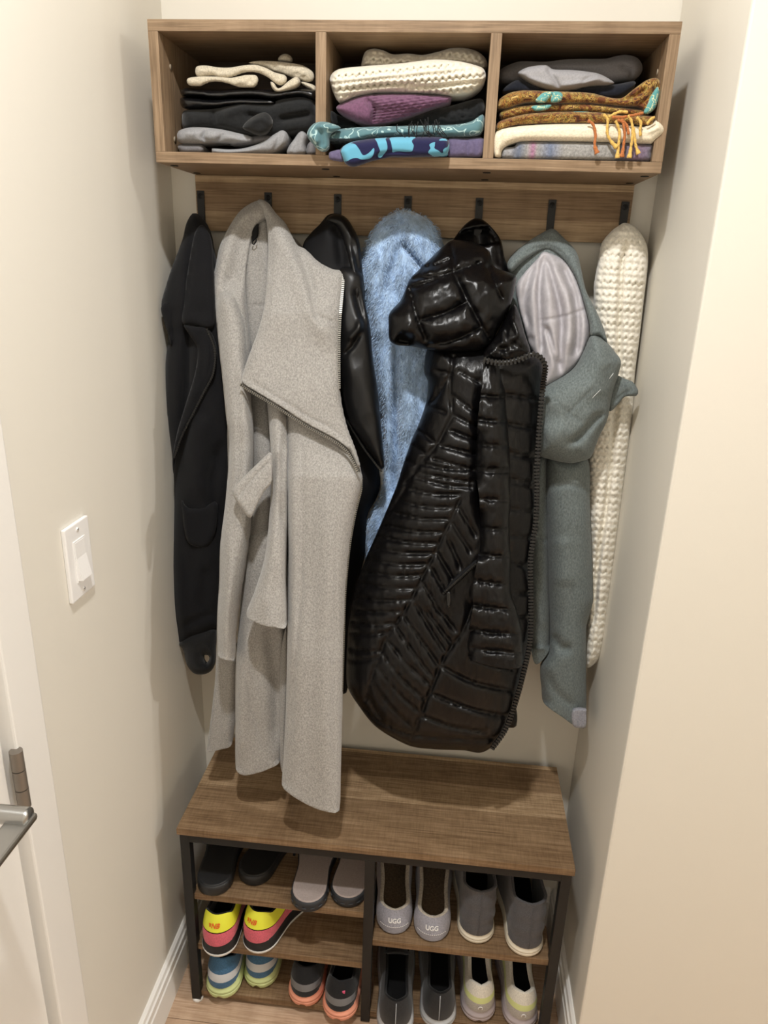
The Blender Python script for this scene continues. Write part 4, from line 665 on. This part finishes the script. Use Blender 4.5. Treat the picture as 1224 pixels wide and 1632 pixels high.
def shoe(name, label, px, zs, yaw, s, group):
    """s: L,hw,bw; sole=[(z0,z1,f0,f1,mat,name)], bands=[(v0,v1,mat,name)], heel/mid/tongue heights, k collar inset"""
    p = at(px[0], px[1], 2, zs); r = root(name, label, s['cat'], (float(p[0]), float(p[1]), zs+.0008), group, yaw)
    L, hw, bw = s['L'], s['hw'], s['bw']; O = ringpts(L, hw, bw); yc = L*.45
    spring = lambda y: .014*sm((y/L-.72)/.28)
    def flare(f, z, notch=0):
        R_ = []
        for x, y in O:
            yy = (y-yc)*(1+(f-1)*.45)+yc; zz = z+spring(y)
            if notch and y < .03: zz += notch*math.exp(-(x/.0045)**2)*math.exp(-(y/.02)**2)
            R_.append((x*f, yy, zz))
        return R_
    for (z0, z1, f0, f1, m, nm) in s['sole']:
        nt_ = s.get('notch', 0) if z0 == 0 else 0
        zz = np.linspace(z0, z1, 5); ff = [f0+(f1-f0)*q for q in (0, .45, .8, 1, 1)]
        if z0 == 0: ff[0] *= .95
        rg_ = [flare(f_, z_, nt_*(1-(z_-z0)/(z1-z0+1e-9))) for f_, z_ in zip(ff, zz)]
        shell(nm, rg_, m, r, True, True)
    z0 = s['sole'][-1][1]-.002; f1 = s['sole'][-1][3]*.97
    yo = s.get('open', .52)*L; k = s.get('k', .66); hh, mh, th = s['heel'], s['mid'], s['tongue']
    def top(y):
        if y < yo: 
            a = y/yo; return (hh*(1-sm(a/.45))+mh*sm(a/.45))*(1-sm((a-.5)/.5))+th*sm((a-.5)/.5)
        a = (y-yo)/(L-yo); return th*(1-a)**.8+.034*(1-(1-a)**.8)
    def up(v):
        R_ = []
        for x, y in O:
            g = sm((y-yo)/(.05)); x0 = x*f1; zt = z0+top(y)+spring(y)*.6; zb = z0+spring(y)
            xo = x0*(1-(1-k)*v**s.get('pw', 1.8)+.05*math.sin(math.pi*v)); xc = x0*math.sqrt(max(0, 1-(.995*v)**2.2))
            yi = y+(s.get('lean', .010))*v**1.5*(1-sm(y/.05))-.003*math.sin(math.pi*v)*(1-sm(y/.04))-(L*.10*v**2*sm((y-L*.8)/(L*.2)))
            wob = s.get('crease', 0)*math.sin(v*19+y*60)*(1-sm(y/.12))
            R_.append((xo*(1-g)+xc*g+(wob if x > 0 else -wob), yi-wob*.6*(1-sm(y/.03)), zb+(zt-zb)*v))
        return R_
    for (v0, v1, m, nm) in s['bands']:
        n_ = max(3, int((v1-v0)*14)); shell(nm, [up(v0+(v1-v0)*q/n_) for q in range(n_+1)], m, r)
    T_ = up(1.0); msk = [y <= yo+.02 for x, y in O]; cxn = s.get('thick', .006)
    def inn(dz, sc, dy): return [(x-math.copysign(min(abs(x), cxn), x)*sc, y+dy*(1-sm(y/.04)), z+dz) for x, y, z in T_]
    base = [(x*f1*.82, (y-yc)*.95+yc, z0+.010+spring(y)) for x, y in O]
    rim = [T_, [(x, y, z+.002) for x, y, z in inn(0, .5, .003)], inn(-.001, 1, .006)]
    shell('collar_rim', rim, s.get('rim', s['lining']), r, mask=msk)
    i1 = inn(-.001, 1, .006); shell('lining', [i1, [tuple((np.array(a)+np.array(b))/2) for a, b in zip(i1, base)], base], s['lining'], r, mask=msk)
    link('insole', base, [tuple(range(len(base)))], s.get('insole', s['lining']), r, True, False)
    # tongue
    if s.get('tg'):
        P_ = [(0, yo+.045, z0+th*.80), (0, yo+.012, z0+th*1.0), (0, yo-.012, z0+th*1.06), (0, yo-.02, z0+th*1.10)]
        V, F = [], []
        for j, (px_, py_, pz_) in enumerate(P_):
            for i in range(7):
                a = (i/6-.5)*2; V.append((a*.027, py_+abs(a)**2*.008, pz_-abs(a)**2*.012))
        for j in range(3):
            for i in range(6): F.append((j*7+i, j*7+i+1, j*7+8+i, j*7+7+i))
        o = link('tongue', V, F, s['tg'], r, True, False); md = o.modifiers.new('thick', 'SOLIDIFY'); md.thickness = .005
        if s.get('lace'):
            for j in range(4):
                y = yo+.02+j*.018; z = z0+top(y)+.004
                tube('lace', [(-.028, y, z-.008), (-.012, y-.004, z+.003), (.012, y-.004, z+.003), (.028, y, z-.008)], .0024, s['lace'], r, 6, .5, None, False)
    r['_up'] = 0; del r['_up']
    return r, up, z0
def heel_text(body, r, up, vc, size, mat, name='logo', dx=0, shear=.0, proud=.0012, lines=()):
    """lettering wrapped on the heel"""
    cu = bpy.data.curves.new('t', 'FONT'); cu.body = body; cu.size = 1; cu.align_x = 'CENTER'; cu.align_y = 'CENTER'; cu.shear = shear; cu.offset = .02
    to = bpy.data.objects.new('t', cu); COL.objects.link(to); me = bpy.data.meshes.new_from_object(to.evaluated_get(bpy.context.evaluated_depsgraph_get()))
    bpy.data.objects.remove(to); 
    V = [(v.co.x, v.co.y) for v in me.vertices]; F = [tuple(p.vertices) for p in me.polygons]; bpy.data.meshes.remove(me)
    for (x0, y0, x1, y1) in lines:
        k = len(V); V += [(x0, y0), (x1, y0), (x1, y1), (x0, y1)]; F.append((k, k+1, k+2, k+3))
    grid = [up(v) for v in np.linspace(max(0, vc-.35), min(1, vc+.35), 22)]
    n = len(grid[0]); half = n//2; band = list(range(-12, 13))
    def surf(x, vz):  # x lateral, vz world height
        best = None
        zs_ = [g[0][2] for g in grid]; j = int(np.clip(np.searchsorted(zs_, vz), 1, len(zs_)-1)); a = np.clip((vz-zs_[j-1])/(zs_[j]-zs_[j-1]+1e-9), 0, 1)
        rowx = [(grid[j-1][i][0]*(1-a)+grid[j][i][0]*a) for i in band]; rowy = [(grid[j-1][i][1]*(1-a)+grid[j][i][1]*a) for i in band]
        return float(np.interp(x, rowx, rowy)) if rowx[0] < rowx[-1] else float(np.interp(x, rowx[::-1], rowy[::-1]))
    zc = up(vc)[0][2]
    P = [(dx+a*size, surf(dx+a*size, zc+b*size)-proud, zc+b*size) for a, b in V]
    k = len(P); P2 = P+[(x, y+.001, z) for x, y, z in P]
    o = link(name, P, F, mat, r, False, False); md = o.modifiers.new('thick', 'SOLIDIFY'); md.thickness = .0008; md.offset = 0
    return o
PL = lambda n, c, r_=.6: plain(n, c, r_)
S_blk = fabric('black shoe mesh', (20, 20, 22), .2, 500, .8, .3, .0006); S_in = fabric('black shoe lining', (14, 14, 15), .2, 300, .95, .3, .0006)
S_yel = PL('neon yellow', (226, 226, 62), .5); S_pink = fabric('coral pink suede', (206, 96, 110), .07, 300, .9, .3, .0005); S_wht = PL('white rubber', (222, 220, 216), .5)
S_org = PL('orange print', (226, 92, 36), .5); S_bmid = PL('black foam', (26, 26, 27), .6)
S_blu = fabric('slate blue mesh', (62, 98, 128), .1, 450, .8, .3, .0006); S_stripe = PL('pale grey stripe', (196, 198, 200), .5); S_green = PL('pale green foam', (202, 214, 152), .6)
S_peach = PL('peach foam', (232, 158, 132), .6); S_grys = PL('grey reflective stripe', (112, 112, 114), .4)
S_slip = fabric('lavender grey suede', (146, 144, 152), .08, 350, .95, .3, .0006); S_fleece = fabric('brown sheepskin', (104, 86, 66), .16, 220, .95, .6, .002, .4); S_tan = PL('slipper sole', (74, 54, 42), .8)
S_thread = PL('white thread', (226, 224, 222), .6); S_boot = fabric('charcoal nubuck', (78, 76, 78), .1, 380, .9, .25, .0006); S_crm = PL('cream rubber', (226, 218, 200), .55)
S_bl2 = fabric('black leather sneaker', (34, 35, 37), .15, 260, .55, .25, .0008); S_gsole = PL('cool grey sole', (176, 180, 184), .5); S_lace = PL('dark lace', (66, 68, 72), .8)
S_ong = fabric('stone grey mesh', (172, 166, 160), .08, 450, .85, .3, .0006); S_lime = PL('pale lime', (206, 212, 146), .6); S_lil = PL('lilac grey foam', (176, 166, 170), .6); S_cush = fabric('padded cream collar', (214, 208, 196), .06, 400, .9, .3, .0006)
S_lrim = fabric('pale green mesh', (150, 156, 128), .1, 400, .9)
# neon running shoes
nb = dict(cat='shoe', L=.262, hw=.039, bw=.048, lean=.018, sole=[(0, .010, .97, 1.02, S_wht, 'outsole'), (.010, .034, 1.01, .95, S_bmid, 'midsole')], bands=[(0, .47, S_pink, 'heel_counter'), (.50, 1, S_yel, 'heel_patch')], heel=.070, mid=.054, tongue=.076, k=.82, lining=S_in, tg=S_blk)
for lab, px, yw in (('left neon yellow and coral running shoe on the middle left shelf', (342, 1527), -.03), ('right neon yellow and coral running shoe, toe turned right', (399, 1519), -.38)):
    r, up, z0 = shoe('running_shoe', lab, px, ZL[1], yw, nb, 'neon running shoes')
    heel_text('NB', r, up, .70, .0135, S_org, 'logo', .002, .25, lines=[(-1.05, .18, -.62, .26), (-1.0, .0, -.68, .08), (-.98, -.18, -.72, -.10)])
# blue runners
bs = dict(cat='shoe', L=.262, hw=.038, bw=.039, lean=.018, sole=[(0, .020, .98, 1.06, S_green, 'outsole'), (.020, .036, 1.06, .95, S_green, 'midsole')], notch=.011, bands=[(0, .26, S_blu, 'heel_base'), (.26, .55, S_stripe, 'heel_stripe'), (.55, 1, S_blu, 'heel_collar')], heel=.066, mid=.048, tongue=.075, k=.80, lining=S_in, rim=S_blu, tg=S_blu)
for lab, px, yw in (('left slate blue running shoe with pale green sole on bottom shelf', (350, 1594), .02), ('right slate blue running shoe with pale green sole, set further back', (409, 1577), -.06)):
    shoe('running_shoe', lab, px, ZL[2], yw, bs, 'blue running shoes')
ps_ = dict(bs, sole=[(0, .018, .98, 1.06, S_peach, 'outsole'), (.018, .033, 1.06, .95, S_peach, 'midsole')], bands=[(0, .24, S_blk, 'heel_base'), (.24, .50, S_grys, 'heel_stripe'), (.50, 1, S_blk, 'heel_collar')], rim=S_blk, tg=S_blk, heel=.066)
for lab, px, yw in (('black running shoe with peach sole, left of its pair', (482, 1606), -.03), ('black running shoe with peach sole beside the centre upright', (537, 1629), -.06)):
    r, up, z0 = shoe('running_shoe', lab, px, ZL[2], yw, ps_, 'black and peach running shoes')
    if px[0] > 500:
            v, f = box_data((.010, -.0, 0), (.016, .004, .006), .0008); x_, y_, z_ = up(.66)[2]
            link('heel_tag', [(a+x_-.016, b+y_-.001, c+z_) for a, b, c in v], f, plain('pink tag', (214, 84, 120), .6), r, False, False)
# slides
def slide(lab, px, zs, yaw, mt, mb, ms, L=.27, hw=.0385, bw=.048, grp=None, rim=True):
    p = at(px[0], px[1], 2, zs); r = root('slide_sandal', lab, 'sandal', (float(p[0]), float(p[1]), zs+.0008), grp, yaw); O = ringpts(L, hw, bw); yc = L*.45
    f_ = lambda sc, z: [(x*sc, (y-yc)*(1-(1-sc)*.4)+yc, z+.004*sm((y/L-.8)/.2)) for x, y in O]
    shell('sole', [f_(.95, 0), f_(1, .004), f_(1.0, .018), f_(.985, .0245), f_(.93, .025)], mb, r, True, True)
    shell('footbed', [f_(.93, .0245), f_(.92, .0268), f_(.88, .0275), f_(.80, .0262)], mt, r, False, True)
    if rim:
        V, F = merge([tube_data([np.array(O[i % len(O)]+(.012,))*[1.012, 1, 1]+[0, -.001 if O[i % len(O)][1] < .02 else 0, 0], np.array(O[(i+1) % len(O)]+(.012,))*[1.012, 1, 1]+[0, -.001 if O[(i+1) % len(O)][1] < .02 else 0, 0]], .0012, 5) for i in range(-9, 9, 2)])
        link('tread_mark', V, F, plain('sole groove', (58, 60, 64), .7), r, True, False)
    V, F = [], []; n = 14
    for j in range(7):
        y = L*.50+j*.014
        for i in range(n+1):
            a = math.pi*i/n; V.append((bw*1.02*math.cos(a), y, .012+.058*math.sin(a)**.8*(1-.18*(j/6))))
    for j in range(6):
        for i in range(n): F.append((j*(n+1)+i, j*(n+1)+i+1, (j+1)*(n+1)+i+1, (j+1)*(n+1)+i))
    o = link('strap', V, F, ms, r, True, False); md = o.modifiers.new('thick', 'SOLIDIFY'); md.thickness = .005
S_slb = plain('black rubber slide', (30, 30, 31), .55); S_slb2 = plain('matt black slide', (20, 20, 21), .75); S_tau = fabric('taupe footbed', (160, 146, 140), .04, 300, .7, .15, .0004); S_tsole = plain('dark slide sole', (38, 40, 44), .6)
slide('black rubber slide sandal at the left end of top shoe shelf', (337, 1430), ZL[0], .09, S_slb, S_slb, S_slb2, grp='black slides', rim=False)
slide('black rubber slide sandal turned outward beside its twin', (394, 1412), ZL[0], -.26, S_slb, S_slb, S_slb2, grp='black slides', rim=False)
slide('taupe slide sandal with dark sole overhanging the top shelf edge', (488, 1456), ZL[0], .03, S_tau, S_tsole, S_tsole, grp='taupe slides')
slide('taupe slide sandal next to the centre upright', (549, 1448), ZL[0], -.08, S_tau, S_tsole, S_tsole, grp='taupe slides')
# slippers
sp_ = dict(cat='slipper', L=.255, hw=.040, bw=.0425, sole=[(0, .006, .92, .99, S_tan, 'outsole')], bands=[(0, 1, S_slip, 'upper')], heel=.050, mid=.050, tongue=.062, k=.86, pw=2.6, lining=S_fleece, insole=S_fleece, rim=fabric('sheepskin trim', (176, 166, 152), .12, 300, .95, .6, .002), thick=.008, open=.60, lean=.014)
for lab, px, yw in (('left lavender grey suede slipper with sheepskin lining', (628, 1491), .09), ('right lavender grey suede slipper with sheepskin lining', (687, 1503), .01)):
    r, up, z0 = shoe('suede_slipper', lab, px, ZR[0], yw, sp_, 'suede slippers')
    heel_text('UGG', r, up, .62, .0125, S_thread, 'logo')
    a = [up(.13)[i] for i in (-5, -3, -1, 0, 1, 3, 5)]; b_ = [up(.36)[i] for i in (-4, -3, -2, -1, 0, 1, 2, 3, 4)]
    parts = []
    for i in range(len(b_)-1):
        q0, q1 = np.array(b_[i]), np.array(b_[i+1])
        for s0 in (0, .5): parts.append(tube_data([q0+(q1-q0)*s0-[0, .0012, 0], q0+(q1-q0)*(s0+.3)-[0, .0012, 0]], .0007, 5))
    v, f = merge(parts); link('stitching', v, f, S_thread, r, True, False)
    v, f = box_data((-.012, .03, .0175), (.006, .052, .0182)); link('care_label', v, f, S_thread, r, False, False)
bt = dict(cat='boot', L=.265, hw=.039, bw=.045, sole=[(0, .012, .96, 1.03, S_crm, 'outsole'), (.012, .026, 1.03, .95, S_crm, 'midsole')], bands=[(0, .45, S_boot, 'heel_counter'), (.45, 1, S_boot, 'shaft')], heel=.112, mid=.108, tongue=.125, k=.98, pw=1.2, lining=S_in, rim=S_boot, open=.46, lean=.006, crease=.0016)
for lab, px, yw in (('left charcoal nubuck ankle boot with cream sole', (760, 1506), .06), ('right charcoal nubuck ankle boot at the right end of upper shelf', (840, 1527), .10)):
    r, up, z0 = shoe('ankle_boot', lab, px, ZR[0], yw, bt, 'ankle boots')
    tube('back_seam', [np.array(up(v)[0])-[0, .0006, 0] for v in np.linspace(.05, .95, 9)], .0009, S_boot, r, 6, None, None, False)
bk = dict(cat='sneaker', L=.265, hw=.039, bw=.0425, sole=[(0, .014, .98, 1.05, S_gsole, 'outsole'), (.014, .030, 1.05, .95, S_gsole, 'midsole')], bands=[(0, .62, S_bl2, 'heel_counter'), (.62, 1, S_bl2, 'collar')], heel=.066, mid=.05, tongue=.07, k=.74, lining=S_in, tg=S_bl2, lace=S_lace, open=.50)
for lab, px, yw in (('black leather sneaker with grey laces beside the centre upright', (629, 1655), .07), ('black leather sneaker with pale grey sole, right of its pair', (698, 1642), .05)):
    r, up, z0 = shoe('leather_sneaker', lab, px, ZR[1], yw, bk, 'black leather sneakers')
    tube('back_seam', [np.array(up(v)[0])-[0, .0006, 0] for v in np.linspace(.05, .95, 9)], .0008, S_gsole, r, 6, None, None, False)
on = dict(cat='sneaker', L=.262, hw=.037, bw=.042, sole=[(0, .016, .97, 1.06, S_lil, 'outsole'), (.016, .034, 1.06, .95, S_lil, 'midsole')], notch=.008, bands=[(0, .40, S_ong, 'heel_counter'), (.40, .62, S_lime, 'lime_band'), (.62, 1, S_cush, 'padded_collar')], heel=.064, mid=.046, tongue=.07, k=.74, lining=S_lrim, insole=S_in, rim=S_cush, tg=S_lrim, thick=.008)
for lab, px, yw in (('left stone grey sneaker with pale lime heel band', (763, 1631), .06), ('right stone grey sneaker with pale lime band beside bench leg', (831, 1643), .06)):
    r, up, z0 = shoe('mesh_sneaker', lab, px, ZR[1], yw, on, 'stone grey sneakers')
    c = np.array(up(.24)[0])-[0, .0015, 0]; tube('logo', [c+[.0045*math.cos(a), 0, .0045*math.sin(a)] for a in np.linspace(-.9, 3.6, 12)], .0011, S_thread, r, 6, None, None, False)
bpy.context.view_layer.update()
